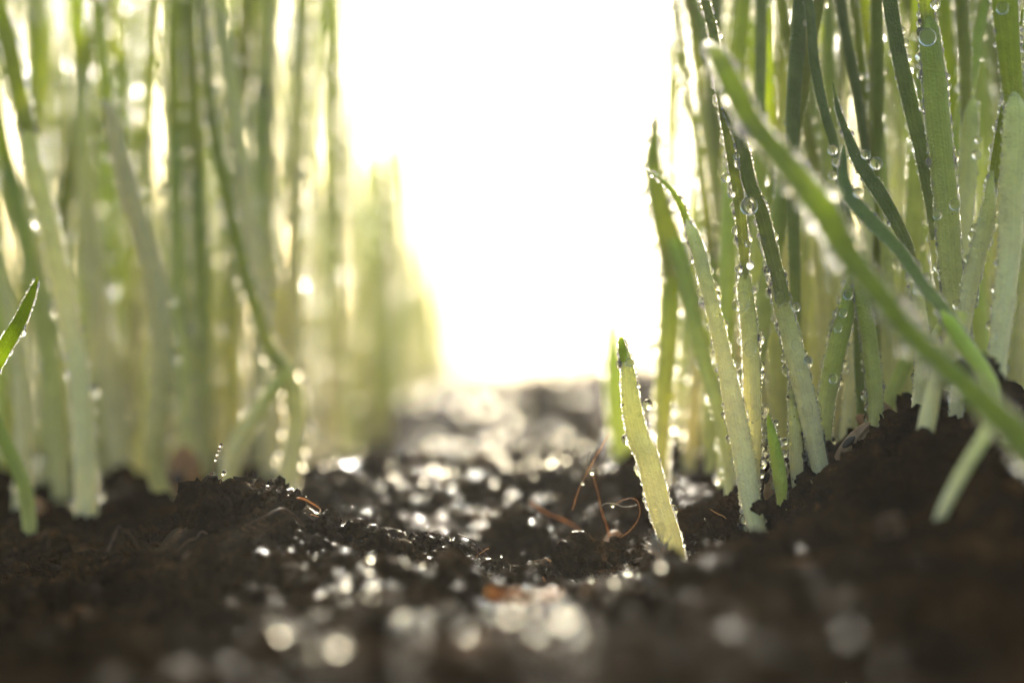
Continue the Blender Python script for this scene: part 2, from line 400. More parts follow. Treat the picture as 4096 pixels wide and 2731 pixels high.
class Sweep:
    """C: (N,4) centre + half width; flat = thickness ratio; fold = gutter depth; yaw = facing"""
    def __init__(s, C, flat=1.0, fold=0.0, yaw=0.0, twist=0.0, sides=12, wob=0.0, seed=0):
        s.C = C; N = len(C)
        T = np.gradient(C[:, :3], axis=0); T /= np.linalg.norm(T, axis=1)[:, None] + 1e-9
        a = yaw + twist * np.linspace(0, 1, N)
        R = np.stack([np.cos(a), np.sin(a), np.zeros(N)], -1)
        S = R - (R * T).sum(1)[:, None] * T; S /= np.linalg.norm(S, axis=1)[:, None] + 1e-9
        s.S, s.T, s.Nn = S, T, np.cross(S, T)
        s.flat, s.fold, s.sides = flat, fold, sides
        s.wob = 1 + wob * (vnoise(np.linspace(0, N / 10.0, N), np.full(N, seed * 7.3), 40) - .5)
    def point(s, i, th):
        a = s.C[i, 3] * s.wob[i]
        c, sn = np.cos(th), np.sin(th)
        off = s.S[i] * (a * c)[..., None] + s.Nn[i] * ((a * s.flat) * sn + s.fold * a * c * c)[..., None]
        nrm = s.S[i] * (c * s.flat)[..., None] + s.Nn[i] * (sn - s.fold * 2 * c * np.abs(c) * 0)[..., None]
        nrm /= np.linalg.norm(nrm, axis=-1)[..., None] + 1e-9
        return s.C[i, :3] + off, nrm
    def mesh(s, name, m):
        N = len(s.C); k = s.sides
        th = np.linspace(0, 2 * np.pi, k + 1)
        I, TH = np.meshgrid(np.arange(N), th, indexing='ij')
        P, _ = s.point(I.ravel(), TH.ravel())
        uv = np.stack([TH.ravel() / (2 * np.pi), I.ravel() / (N - 1)], -1)
        id_ = np.arange(N * (k + 1)).reshape(N, k + 1)
        F = np.stack([id_[:-1, :-1], id_[:-1, 1:], id_[1:, 1:], id_[1:, :-1]], -1).reshape(-1, 4)
        return mesh_np(name, P, F, m, uv)

drops = []      # (pos, normal, r, owner phrase)
def dew_on(sw, dens, rmin, rmax, owner, t0=0.0, t1=1.0, edge=0.5, big=0.03):
    N = len(sw.C)
    L = np.linalg.norm(np.diff(sw.C[:, :3], axis=0), axis=1).sum() * (t1 - t0)
    m = int(dens * L)
    if m < 1: return
    i = (t0 + (t1 - t0) * rng.random(m)) * (N - 1)
    i = np.clip(i.astype(int), 0, N - 1)
    th = rng.random(m) * 2 * np.pi
    e = rng.random(m) < edge
    th = np.where(e, np.where(rng.random(m) < .5, 0, np.pi) + rng.normal(0, .35, m), th)
    P, Nn = sw.point(i, th)
    P = P + sw.T[i] * (rng.random(m) - .5)[:, None] * (L / max(N, 1))
    r = rmin + (rmax - rmin) * rng.random(m) ** 2.2
    bg_ = rng.random(m) < big
    r = np.where(bg_, rmax * (1.2 + 1.3 * rng.random(m)), r)
    ok = sw.C[i, 3] > 0.012
    for k in np.nonzero(ok)[0]:
        rr = min(r[k], sw.C[i[k], 3] * .75)
        drops.append((P[k], Nn[k], rr, owner))

def beads(sw, owner, r0=.006, r1=.0125, step=.022):
    N = len(sw.C)
    L = np.linalg.norm(np.diff(sw.C[:, :3], axis=0), axis=1).sum()
    for th0 in (0, np.pi):
        m = int(L / step)
        f = (np.arange(m) + rng.uniform(-.45, .45, m)) / m
        f = f[(vnoise(f * L * 3, np.full(m, th0 + N), 55) > .28)]; m = len(f)
        i = np.clip((f * (N - 1)).astype(int), 0, N - 1)
        fr = np.clip(f * (N - 1) - i, 0, 1)
        P, Nn = sw.point(i, th0 + rng.normal(0, .3, m))
        P = P + (sw.C[np.minimum(i + 1, N - 1), :3] - sw.C[i, :3]) * fr[:, None]
        r = r0 + (r1 - r0) * rng.random(m) ** 1.5
        for k in range(m):
            if sw.C[i[k], 3] > .012: drops.append((P[k], Nn[k], r[k], owner))
    m = int(L * 110)      # mist on the faces
    i = rng.integers(0, N, m); P, Nn = sw.point(i, rng.random(m) * 6.283)
    P = P + sw.T[i] * (rng.random(m) - .5)[:, None] * (L / N)
    for k in range(m):
        if sw.C[i[k], 3] > .02: drops.append((P[k], Nn[k], rng.uniform(.004, .009), owner))
    m = int(L * 5)       # flattened blisters facing out
    i = rng.integers(0, N, m); P, Nn = sw.point(i, rng.choice([-1, 1], m) * np.pi / 2 + rng.normal(0, .5, m))
    for k in range(m):
        if sw.C[i[k], 3] > .035: drops.append((P[k] - Nn[k] * .008, Nn[k], rng.uniform(.016, .032), owner))
def with_base(C):
    """continue a traced stem down until it is under the soil (C ordered base first)"""
    p0, p1 = C[0].copy(), C[1]
    d = p0[:3] - p1[:3]; d /= np.linalg.norm(d) + 1e-9
    d = d * .5 + np.array([0, 0, -1.0]) * .5; d /= np.linalg.norm(d)
    out = []
    p = p0.copy()
    for _ in range(30):
        if p[2] < gz(p[0], p[1]) - 0.12: break
        p = p.copy(); p[:3] += d * 0.1
        out.append(p)
    p = p.copy(); p[:3] += d * 0.15; out.append(p)
    return np.vstack(out[::-1] + [C])

def trace(pts, d0, d1=None):
    """pts [(px,py,width px)] top first, photo pixels; depth d0 at the top, d1 at the bottom -> base first"""
    d1 = d0 if d1 is None else d1
    out = []
    for i, (x, y, w) in enumerate(pts):
        d = d0 + (d1 - d0) * i / max(1, len(pts) - 1)
        out.append(np.append(at(x, y, d), w * d / FPX / 2))
    return np.array(out[::-1])

n_sprout = 0
def sprout(phrase, label, sheath=None, leaves=(), dew=60, group=None, cat='grass sprout', seed=0, smat='sheath_white', rm=(.005, .014), big=.03, dd=None, edge=.5):
    """sheath: (pts, d0, d1) ; leaves: list of (pts, d0, d1, material, flat, fold, yaw, twist)"""
    built = []
    if sheath is not None:
        p0_, p1_ = sheath[0][0], sheath[0][1]
        if leaves and p0_[2] > 30:      # pointed mouth of the sheath
            q_ = math.hypot(p0_[0] - p1_[0], p0_[1] - p1_[1]) + 1e-6
            ux, uy = (p0_[0] - p1_[0]) / q_, (p0_[1] - p1_[1]) / q_
            sheath = ([(p0_[0] + ux * 60 - 6, p0_[1] + uy * 60, 6), (p0_[0] + ux * 28 - 4, p0_[1] + uy * 28, p0_[2] * .55)] + list(sheath[0]),) + tuple(sheath[1:])
        C = with_base(trace(*sheath))
        N = max(24, int(np.linalg.norm(np.diff(C[:, :3], axis=0), axis=1).sum() / .06))
        C = catmull(C, N)
        C[:, 3] = np.maximum(C[:, 3], .004)
        sw = Sweep(C, flat=.85, yaw=rng.normal(0, .4), sides=16, wob=.07, seed=rng.integers(99))
        built.append(('sheath', sw, M[smat]))
        base = C[0, :3]
    for lf in leaves:
        pts, d0, d1, mm, flat, fold, yaw, tw = lf
        C = trace(pts, d0, d1)
        if sheath is None: C = with_base(C)
        N = max(20, int(np.linalg.norm(np.diff(C[:, :3], axis=0), axis=1).sum() / .06))
        C = catmull(C, N); C[:, 3] = np.maximum(C[:, 3], .003)
        sw = Sweep(C, flat=flat, fold=fold, yaw=yaw, twist=tw, sides=14, wob=.05, seed=rng.integers(99))
        built.append(('leaf', sw, M[mm]))
        if sheath is None: base = C[0, :3]
    root = empty('grass_sprout', base)
    tag(root, label, cat, group)
    inv = Vector([-float(v) for v in base])
    for nm, sw, mm in built:
        me = sw.mesh(nm, mm)
        o = obj(nm, me, root)
        o.location = inv
        dew_on(sw, dew, rm[0], rm[1], phrase, edge=edge, big=big)
        if dew > 140 and sw.C[:, 1].mean() < 14: beads(sw, phrase)
    return root

# ------------------------------------------------------------------ sprouts traced in the sharp zone
F13 = 13.0
sprout('the short lone sprout', 'short lone pale green sprout with a stubby tip, leaning left, standing nearest the gap',
       ([(2484,1358,12),(2490,1385,27),(2507,1453,48),(2526,1625,79),(2558,1765,91),(2580,1800,91),(2622,1960,93),(2641,2037,93),(2680,2150,90),(2713,2275,75),(2728,2330,63)], F13, 12.9),
       [([(2484,1350,12),(2485,1366,26),(2489,1400,34),(2498,1440,38),(2506,1480,26)], 12.96, 12.98, 'leaf_lime', .9, 0, 0, 0)], dew=430, rm=(.006, .016), big=.02, edge=.6, smat='sheath_white')
sprout('the thick leaning stem behind the lone sprout', 'pale stem topped by a folded narrow leaf, its foot reaching furthest down the soil bank',
       ([(2770,935,52),(2791,1000,58),(2829,1147,62),(2861,1274,66),(2899,1446,70),(2938,1638,88),(2976,1829,92),(3001,2000,88),(3030,2120,72),(3062,2250,44)], 13.3, 12.7),
       [([(2572,675,5),(2600,690,26),(2639,716,30),(2702,786,32),(2751,898,36),(2793,1000,44),(2815,1080,44)], 13.6, 13.28, 'leaf_mid', .35, .25, .3, .4)], dew=360, rm=(.006, .017), big=.05)
sprout('the upright stem in the middle of the right clump edge', 'upright pale stem with a green leaf plunging into its split mouth',
       ([(2979,1108,44),(2979,1150,66),(2990,1255,68),(3002,1383,70),(3008,1574,74),(3011,1765,70),(3004,1957,66),(2998,2075,60)], F13, 13.1),
       [([(2760,-260,34),(2800,-60,40),(2848,120,44),(2868,280,44),(2890,430,44),(2926,632,48),(2954,807,50),(2972,982,46),(2978,1070,30),(2980,1115,12)], 13.2, 12.97, 'leaf_olive', .4, .2, .2, .3)], dew=360, rm=(.006, .017), big=.06)
sprout('the right hand stem of the three in focus', 'pale stem with a flat dewy green leaf, right of the split-mouthed stem',
       ([(3105,1120,40),(3116,1179,64),(3155,1319,74),(3193,1478,82),(3231,1638,84),(3263,1797,78),(3290,1915,64),(3300,1965,52)], F13, 13.1),
       [([(2885,400,24),(2933,491,50),(2968,596,54),(2996,737,60),(3039,842,62),(3074,982,62),(3109,1110,62),(3135,1210,56)], 13.05, 12.96, 'leaf_olive', .35, .25, .15, .2)], dew=380, rm=(.006, .017), big=.05)
sprout('the tall dark blade by the gap', 'dark pointed blade at the left edge of the right clump, splitting into two legs',
       ([(2690,1010,84),(2683,1160,91),(2670,1382,91),(2655,1574,84),(2648,1733,72),(2640,1850,72)], 15.2, 15.6),
       [([(2632,414,8),(2622,500,30),(2612,620,59),(2622,740,78),(2653,877,94),(2690,1010,111),(2695,1110,97)], 15.2, 15.2, 'leaf_olive', .6, .1, .1, -.1)], dew=150, smat='sheath_green', rm=(.013, .03), big=.08, edge=.95)
sprout('the dark leg beside the tall dark blade', 'dark slanting stem right of the pointed blade, fading pale at its foot',
       ([(2700,960,67),(2746,1127,72),(2785,1319,72),(2829,1478,72),(2868,1606,74),(2905,1760,74),(2925,1900,74),(2932,2010,65)], 14.6, 14.0), [], dew=90, smat='sheath_green', rm=(.010, .02))
sprout('the long dark blade rising out of the top', 'long thin dark blade curving up out of the picture beside the bright gap',
       ([(2835,1000,44),(2865,1180,50),(2890,1350,56),(2915,1550,60),(2920,1750,60)], 15.4, 15.6),
       [([(2640,-500,24),(2680,-150,41),(2697,0,43),(2722,175,46),(2750,385,43),(2790,600,43),(2812,790,50),(2840,1010,53)], 15.4, 15.4, 'leaf_olive', .4, .2, .6, .3)], dew=120, rm=(.012, .026), edge=.9, smat='sheath_green')
sprout('the broad grey green leaf at the top of the gap', 'broad blurred grey-green leaf slanting from the top edge behind the yellow-green blade tip',
       None, [([(2640,-420,60),(2720,-100,80),(2780,80,84),(2835,260,80),(2900,480,60),(2960,760,50),(3020,1100,50),(3050,1500,54),(3060,1800,60)], 15.8, 16.0, 'leaf_blue', .3, .2, .2, .4)], dew=60, rm=(.01, .02))
sprout('the upright round blade right of the three stems', 'straight upright dark green blade right of the dewy flat leaf',
       ([(3181,1300,44),(3186,1450,50),(3180,1620,56),(3175,1800,60)], 13.9, 14.2),
       [([(3230,-420,50),(3205,-100,60),(3200,0,60),(3186,210,62),(3172,421,60),(3170,632,56),(3173,912,48),(3179,1100,46),(3182,1310,42)], 13.5, 13.8, 'leaf_blue', .8, .1, .2, .2)], dew=70, rm=(.004, .010), smat='sheath_green')
sprout('the thick yellow green foreground blade', 'thick blurred yellow-green blade crossing the right side diagonally in front of everything',
       None, [([(2846,178,36),(2858,215,84),(2905,316,115),(2996,491,110),(3137,667,124),(3277,842,146),(3387,1032,127),(3515,1191,117),(3642,1351,117),(3770,1478,124),(3929,1620,134),(4096,1784,153),(4260,1960,156),(4400,2150,144)], 11.3, 9.7, 'leaf_lime', .32, .32, .1, .3)], dew=330, rm=(.008, .020), edge=.85, big=.06)
sprout('the curled bluish leaf', 'curled bluish-green leaf bending down behind the big diagonal blade',
       ([(3800,1290,60),(3850,1370,66),(3905,1440,66),(3960,1530,60)], 11.9, 11.7),
       [([(3375,580,5),(3372,640,28),(3372,720,44),(3395,790,62),(3442,848,70),(3519,931,70),(3600,1015,62),(3674,1127,60),(3770,1243,66),(3833,1330,68),(3870,1385,60)], 12.7, 11.8, 'leaf_blue', .25, .35, .5, -.6)], dew=150, smat='sheath_lime', rm=(.006, .016))
sprout('the folded leaf above the curled one', 'short dark green folded leaf just right of the curled bluish leaf',
       ([(3650,1080,46),(3680,1250,54),(3690,1400,60),(3680,1560,60),(3668,1690,50)], 13.2, 13.2),
       [([(3330,330,6),(3350,440,30),(3385,540,44),(3430,650,62),(3500,752,66),(3560,850,60),(3620,970,52),(3655,1095,46)], 12.9, 13.2, 'leaf_blue', .3, .3, .2, .5)], dew=160, rm=(.006, .016))
sprout('the tall wide pale stem with the hanging drop', 'tall wide pale stem in the upper right carrying one big drop near its top',
       ([(3716,100,70),(3723,191,88),(3738,330,96),(3748,446,98),(3768,638,96),(3787,829,94),(3797,1000,94),(3812,1150,92),(3835,1290,86),(3850,1450,80)], 12.9, 12.9),
       [([(3690,-480,50),(3698,-200,64),(3700,-60,66),(3708,60,60),(3716,150,54)], 12.9, 12.9, 'leaf_lime', .5, .2, .1, 0)], dew=420, rm=(.006, .015), big=.03, smat='sheath_green', edge=.7)
sprout('the flat leaf left of the wide pale stem', 'flat dark green leaf with beaded edges running down left of the wide pale stem',
       ([(3740,940,50),(3760,1080,62),(3790,1230,66),(3800,1400,66)], 13.4, 13.4),
       [([(3500,-500,50),(3540,-180,60),(3557,0,64),(3576,128,66),(3608,287,68),(3646,446,68),(3685,606,66),(3717,765,62),(3750,957,56)], 13.2, 13.35, 'leaf_blue', .3, .25, .1, .2)], dew=230, rm=(.004, .011), edge=.95)
sprout('the thick stem at the right edge', 'thick ribbed pale stem with a blunt foot, along the right border',
       ([(4060,400,60),(4062,440,100),(4060,574,116),(4048,765,110),(4042,957,105),(4025,1128,98),(4006,1287,96),(3993,1420,80)], 12.6, 12.4),
       [([(3985,-480,80),(4005,-160,100),(4016,0,106),(4029,160,98),(4042,287,92),(4055,415,84),(4058,520,60)], 12.6, 12.6, 'leaf_mid', .7, .15, .1, 0)], dew=380, rm=(.006, .016), big=.04)
sprout('the stem tucked left of the right edge stem', 'pale stem with a pointed mouth, just left of the thick border stem',
       ([(3968,685,16),(3960,760,46),(3955,829,62),(3927,957,74),(3891,1096,74),(3872,1191,70),(3850,1320,64),(3835,1450,60)], 12.8, 12.6),
       [([(4090,40,10),(4060,200,34),(4035,330,40),(4010,480,44),(3985,620,44),(3968,750,40)], 12.9, 12.8, 'leaf_mid', .4, .2, .2, .2)], dew=330, rm=(.006, .016), big=.05)
sprout('the brownish stem behind the wide pale one', 'slender stem with a brownish-green straight leaf right of the wide pale stem',
       ([(3890,400,30),(3882,470,66),(3870,700,72),(3857,900,68),(3850,1100,66),(3850,1300,62)], 13.9, 13.8),
       [([(3830,-500,44),(3842,-150,54),(3845,0,56),(3857,191,54),(3863,383,46),(3868,500,40)], 13.9, 13.9, 'leaf_olive', .6, .1, .1, 0)], dew=150, rm=(.006, .016))
for k, (lab, pts, d, mm) in enumerate([
    ('narrow dark blade ending in a point right of the upright round blade', [(3480,-400,40),(3500,-120,50),(3506,0,50),(3512,320,50),(3506,560,42),(3497,700,30),(3500,900,36),(3520,1200,44)], 13.8, 'leaf_olive'),
    ('slightly leaning grey-green blade above the curled leaf', [(3320,-420,36),(3345,-120,44),(3359,0,46),(3385,160,46),(3417,319,44),(3455,574,38),(3480,800,40),(3495,1000,44)], 13.8, 'leaf_blue'),
    ('thin blade crossing behind the grey-green leaning one', [(3400,-400,30),(3415,-100,38),(3423,0,40),(3436,191,40),(3468,446,36),(3484,620,34),(3500,850,40),(3510,1100,44)], 14.2, 'leaf_olive'),
    ('dark narrow blade reaching down to the curled leaf tip', [(3180,-420,30),(3215,-100,40),(3240,60,42),(3257,255,44),(3296,446,44),(3334,574,42),(3352,700,38),(3400,950,40),(3420,1150,44)], 13.3, 'leaf_blue')]):
    sprout('the ' + lab, lab, None, [(pts, d, d + .3, mm, .6, .15, .1 * k, .2)], dew=110, rm=(.004, .012))
sprout('the right leaning stem behind the diagonal blade', 'short ribbed stem leaning right, pointed top hidden behind the diagonal blade',
       ([(3399,1100,10),(3397,1140,40),(3381,1255,74),(3342,1415,80),(3310,1574,74),(3299,1702,64),(3300,1800,50)], 13.4, 13.4), [], dew=300, rm=(.006, .016), big=.07, smat='sheath_green')
sprout('the upright short stem by the seed husk', 'short ribbed upright stem rooted beside the pinkish seed husk',
       ([(3422,1078,8),(3432,1120,38),(3451,1191,66),(3476,1351,70),(3495,1510,70),(3503,1638,66),(3492,1760,44),(3488,1800,30)], 13.35, 13.3), [], dew=340, rm=(.006, .016), big=.05, smat='sheath_green')
sprout('the bright bare stem on the dark bank', 'smooth bright cream stem stub standing on the dark bank under the diagonal blade',
       ([(3850,1250,50),(3800,1390,56),(3744,1530,62),(3712,1670,74),(3687,1800,66)], 12.1, 12.0), [], dew=3)
sprout('the slimmer stem left of the bright bare stem', 'slim pale stem leaning right, just left of the bright cream stub',
       ([(3760,1300,30),(3720,1400,44),(3693,1480,48),(3672,1600,48),(3659,1690,44)], 12.9, 12.8), [], dew=40)
sprout('the slanting stem behind the bank top', 'slanting pale green stem behind the reddish crumb on the bank top',
       ([(3700,1300,44),(3650,1400,56),(3610,1478,60),(3575,1560,60),(3540,1660,58)], 13.8, 13.8), [], dew=30, smat='sheath_green')
sprout('the lowest blurred stem on the right', 'blurred cream stem lying lowest on the dark slope at the lower right',
       ([(3960,1690,56),(3929,1759,62),(3865,1861,60),(3806,1970,54),(3760,2070,48),(3722,2210,30)], 11.0, 10.6), [], dew=2)
sprout('the tiny yellow green sprout', 'tiny yellow-green sprout with a drop, left of the short grey sprout',
       ([(3072,1660,8),(3078,1690,24),(3095,1765,46),(3112,1860,58),(3123,1940,56),(3126,1990,40)], 12.95, 13.0), [], dew=330, rm=(.006, .014), smat='sheath_lime')
sprout('the short grey sprout', 'short greyish ribbed sprout with a frayed point between the tiny sprout and the right stem',
       ([(3172,1520,6),(3174,1560,30),(3180,1700,54),(3185,1830,56),(3188,1930,50)], 13.1, 13.1), [], dew=260, rm=(.005, .012))
sprout('the bright blurred yellow blade', 'broad blurred yellow-green blade glowing directly behind the short lone sprout',
       None, [([(2440,1270,8),(2448,1380,50),(2466,1520,100),(2490,1700,120),(2515,1880,120),(2535,2050,110)], 17.5, 17.0, 'sheath_lime', .4, .2, .1, 0)], dew=40, rm=(.015, .03))
sprout('the thin stem between the dark legs', 'thin pale stem between the two legs of the dark blade, glowing lime behind',
       ([(2745,1150,20),(2755,1300,70),(2765,1500,84),(2770,1700,84),(2770,1900,80)], 17.5, 17.5), [], dew=60, smat='sheath_lime', rm=(.015, .03))
sprout('the in focus leaf tip at the left edge', 'sharp bright green leaf tip pointing up at the left border',
       None, [([(150,1108,6),(136,1150,26),(110,1210,44),(82,1275,54),(45,1340,62),(-10,1430,68),(-80,1560,70),(-140,1750,66),(-170,1950,60)], 12.95, 13.2, 'leaf_lime', .45, .2, .2, .2)], dew=260, rm=(.006, .015), edge=.7)

# ------------------------------------------------------------------ blurred traced sprouts on the left
sprout('the kneed stem on the left', 'tall dark blade on a kneed pale stem, right of the blurred orange seed',
       ([(1110,1440,66),(1145,1490,84),(1175,1580,84),(1190,1680,88),(1170,1820,88),(1145,1960,84),(1130,2080,76)], 16.4, 16.6),
       [([(760,-420,24),(795,-150,32),(810,0,34),(828,260,40),(853,520,44),(905,784,50),(975,1080,54),(1062,1358,62),(1120,1470,60)], 16.2, 16.4, 'leaf_olive', .5, .2, .3, 0)], dew=75, rm=(.012, .03), edge=.8, big=.1)
sprout('the propping stem under the knee', 'greyish stem leaning right and propping the kneed stem from the lower left',
       ([(1140,1500,50),(1080,1580,64),(975,1740,72),(925,1860,78),(905,1990,72)], 16.3, 16.6), [], dew=60, rm=(.012, .024))
sprout('the pinkish stem', 'thick pinkish stem bending to a tan foot beside the orange seed',
       ([(420,400,20),(440,450,60),(480,620,84),(520,784,92),(570,930,94),(612,1080,92),(645,1300,96),(655,1480,94),(640,1650,86),(612,1830,74),(640,1950,76),(690,2060,70)], 15.8, 16.0), [([(330,-300,30),(380,0,40),(410,250,44),(440,450,44)], 16.2, 15.9, 'leaf_mid', .5, .2, .2, .2)], dew=90, rm=(.010, .022), smat='sheath_pink')
sprout('the long leaning stem at far left', 'long beaded pale stem leaning from the top left corner down to a wide foot',
       ([(100,480,70),(140,700,80),(190,880,84),(226,1045,86),(279,1306,90),(312,1480,92),(335,1700,94),(345,1900,98),(345,2070,96)], 15.3, 15.5),
       [([(-60,-350,40),(-10,0,60),(35,170,68),(70,340,70),(110,520,64)], 15.2, 15.3, 'leaf_mid', .5, .2, .2, 0)], dew=170, rm=(.010, .024), edge=.8)
sprout('the straight pale stem in the left clump', 'straight upright pale stem second from the pinkish one, beaded with light at the top',
       ([(318,300,60),(330,520,84),(348,800,86),(370,1045,88),(420,1393,88),(460,1700,88),(478,1900,84),(480,2050,80)], 18.0, 18.0),
       [([(300,-400,50),(305,-100,66),(312,150,70),(322,360,66)], 18, 18, 'leaf_mid', .5, .2, .2, 0)], dew=70, rm=(.014, .03))
sprout('the low slanting stem in the left corner', 'short stem slanting right at the lower left border',
       ([(-60,1600,44),(-20,1690,52),(50,1830,60),(100,1960,62),(115,2060,60)], 14.6, 14.8), [], dew=50, smat='sheath_green')
sprout('the left border stem', 'pale stem rising along the left border behind the sharp leaf tip',
       ([(-40,900,70),(20,1150,76),(70,1400,80),(92,1650,84),(95,1900,84),(85,2080,84)], 16.0, 16.2), [([(-150,-200,50),(-110,300,60),(-60,700,64),(-30,950,60)], 16, 16, 'leaf_mid', .5, .2, .2, 0)], dew=60)
sprout('the stem between the left border and the long leaning stem', 'green-tinged stem between the border stem and the long leaning one',
       ([(40,700,60),(110,1000,70),(170,1300,74),(215,1550,80),(240,1800,84),(250,2010,80)], 17, 17), [([(-60,-300,40),(-40,100,60),(0,500,64),(50,760,60)], 17, 17, 'leaf_lime', .5, .2, .2, 0)], dew=60, smat='sheath_green')
sprout('the stem leaning into the seed', 'pale green stem leaning right towards the orange seed, foot hidden by soil',
       ([(360,900,60),(420,1200,72),(470,1480,76),(520,1700,80),(570,1870,80),(600,2000,76)], 19, 18.6), [([(300,-300,50),(310,200,60),(330,600,64),(365,950,60)], 19, 19, 'leaf_mid', .5, .2, .2, 0)], dew=50, smat='sheath_green')
sprout('the stem right of the knee', 'dark-tipped straight stem at the right end of the left clump front',
       ([(1310,820,60),(1318,1100,74),(1322,1400,80),(1326,1650,84),(1325,1850,84)], 24, 24), [([(1290,-500,40),(1300,0,60),(1305,500,80),(1310,880,70)], 24, 24, 'leaf_lime', .5, .2, .2, 0)], dew=50, rm=(.02, .04), smat='sheath_lime')
sprout('the last bright stem before the gap', 'glowing pale stem hung with big light discs, last before the bright gap',
       ([(1545,1120,80),(1552,1300,104),(1560,1500,112),(1560,1700,112),(1555,1840,110)], 31, 31), [([(1540,500,10),(1542,700,60),(1545,950,90),(1548,1200,80)], 31, 31, 'leaf_lime', .5, .2, .2, 0)], dew=35, rm=(.03, .06), smat='sheath_lime', edge=.2, big=.2)

# ------------------------------------------------------------------ filler sprouts of the two clumps
def filler(x, y, H, lean, phrase, label, group, sm, lm, r, dew, rm, leanY=0.0, fine=False, bend=0.0):
    z = gz(x, y) - .2
    hs = H * rng.uniform(.38, .55)
    N = 26
    t = np.linspace(0, 1, N)
    cx = x + lean * t ** 1.5 * H + bend * np.sin(t * 3.1) * .4; cy = y + leanY * t ** 1.5 * H
    P = np.stack([cx, cy, z + H * t], -1)
    ks = int(N * hs / H)
    rs = np.interp(np.arange(ks + 1), [0, 2, ks * .9, ks], [r * .8, r, r * .85, r * .45])
    S1 = np.column_stack([P[:ks + 1], rs])
    s2 = P[ks - 2:]
    u = np.linspace(0, 1, len(s2))
    rl = r * np.interp(u, [0, .15, .6, .9, 1], [.5, .85, .8, .35, .03]) * rng.uniform(.8, 1.15)
    S2 = np.column_stack([s2, rl])
    root = empty('grass_sprout', P[0]); tag(root, label, 'grass sprout', group)
    reg.append((root, x / y * 4573 + 1176, y, sm, lm))
    parts_ = []
    merge = y > (33.5 if 'left' in group else 22) and 'faint' not in group
    if merge: bpy.data.objects.remove(root); reg.pop()
    inv = Vector([-float(v) for v in P[0]])
    yaw = rng.uniform(-.9, .9)
    for nm, C, mm, fl, fo in (('sheath', S1, sm, .85, 0), ('leaf', S2, lm, .45, .2)):
        C = catmull(C, 40 if fine else 26)
        sw = Sweep(C, flat=fl, fold=fo, yaw=yaw, twist=rng.uniform(-.6, .6), sides=10, wob=.08, seed=rng.integers(99))
        me = sw.mesh(nm, M[mm])
        if merge: far_me.append(me)
        else: o = obj(nm, me, root); o.location = inv
        dew_on(sw, dew, rm[0], rm[1], phrase, edge=.6, big=.08)
reg = []; far_me = []
def edge_px(d, tab): return np.interp(d, [a for a, b in tab], [b for a, b in tab])
LT = [(15, 560), (17, 640), (20, 740), (26, 860), (33, 960), (45, 985), (60, 1000)]
RT = [(13.8, 1640), (15, 1590), (17, 1545), (20, 1530), (28, 1560), (45, 1600)]
taken = []
def place(px, d, gap):
    x = (px - 1176) / 4573 * d
    for a, b in taken:
        if (a - x) ** 2 + (b - d) ** 2 < gap * gap: return None
    taken.append((x, d)); return x
cnt = 0
for it in range(3000):
    if cnt >= 215: break
    d = 17.2 + 38 * rng.random() ** 1.3
    px = -160 + (edge_px(d, LT) + 160) * rng.random() ** .85
    x = place(px, d, .30 if px < 600 or d < 22 else .42)
    if x is None: continue
    cnt += 1
    near = d < 24
    lab = ('blurred pale-footed sprout in the front ranks of the left clump' if near else 'softly blurred pale sprout deep in the left clump')
    gap_side = px > 560 and px < 760
    H = rng.uniform(5.5, 8.5) * (1 + (d - 17) / 40)
    if px > 560: H *= rng.uniform(.5, .8) if rng.random() < .3 else rng.uniform(.9, 1.3)
    if px > 830: H *= rng.uniform(.5, .75)
    sm = rng.choice(['sheath_white', 'sheath_green', 'sheath_green', 'sheath_lime', 'sheath_pink'], p=[.3, .25, .2, .2, .05])
    lm = rng.choice(['leaf_mid', 'leaf_lime', 'leaf_olive'], p=[.5, .3, .2])
    filler(x, d, H, rng.normal(-.02, .08), 'the blurred left clump', lab, 'front sprouts of the left clump' if near else 'deep sprouts of the left clump', sm, lm,
           rng.uniform(.075, .105), 34 if d < 26 else 10, (.014, .042) if d < 26 else (.025, .055), rng.normal(0, .05), bend=rng.normal(0, .3))
cnt = 0
for it in range(3000):
    if cnt >= 240: break
    d = 13.9 + 24 * rng.random() ** 1.5
    e = edge_px(d, RT)
    px = e + (2520 - e) * rng.random() ** .9
    x = place(px, d, .26 if d < 20 else .34)
    if x is None: continue
    cnt += 1
    near = d < 17
    lab = ('slender dewy sprout packed among the front of the right clump' if near else 'blurred olive sprout filling the depth of the right clump')
    H = rng.uniform(4.5, 7.5) * (1 + (d - 14) / 40)
    sm = rng.choice(['sheath_white', 'sheath_green', 'sheath_lime'], p=[.3, .5, .2])
    lm = rng.choice(['leaf_mid', 'leaf_lime', 'leaf_olive', 'leaf_blue'], p=[.25, .1, .35, .3])
    ln = rng.normal(-.03, .11)
    if px < 1720: ln = abs(ln) * .7
    filler(x, d, H, ln, 'the right clump', lab, 'front sprouts of the right clump' if near else 'deep sprouts of the right clump', sm, lm,
           rng.uniform(.05, .08), 90 if near else 22, (.006, .016) if near else (.010, .026), rng.normal(0, .05), fine=near, bend=rng.normal(0, .25))
for px, d, H in [(1015, 62, 9), (1040, 70, 11), (930, 55, 9), (1395, 66, 12), (1085, 75, 8), (990, 50, 6), (1440, 60, 10)]:
    x = (px - 1176) / 4573 * d
    filler(x, d, H, rng.normal(0, .03), 'the far pale sprouts', 'very faint washed-out sprout far off in the bright gap', 'faint sprouts in the bright gap', 'sheath_lime', 'leaf_mid', .16, 6, (.03, .06))

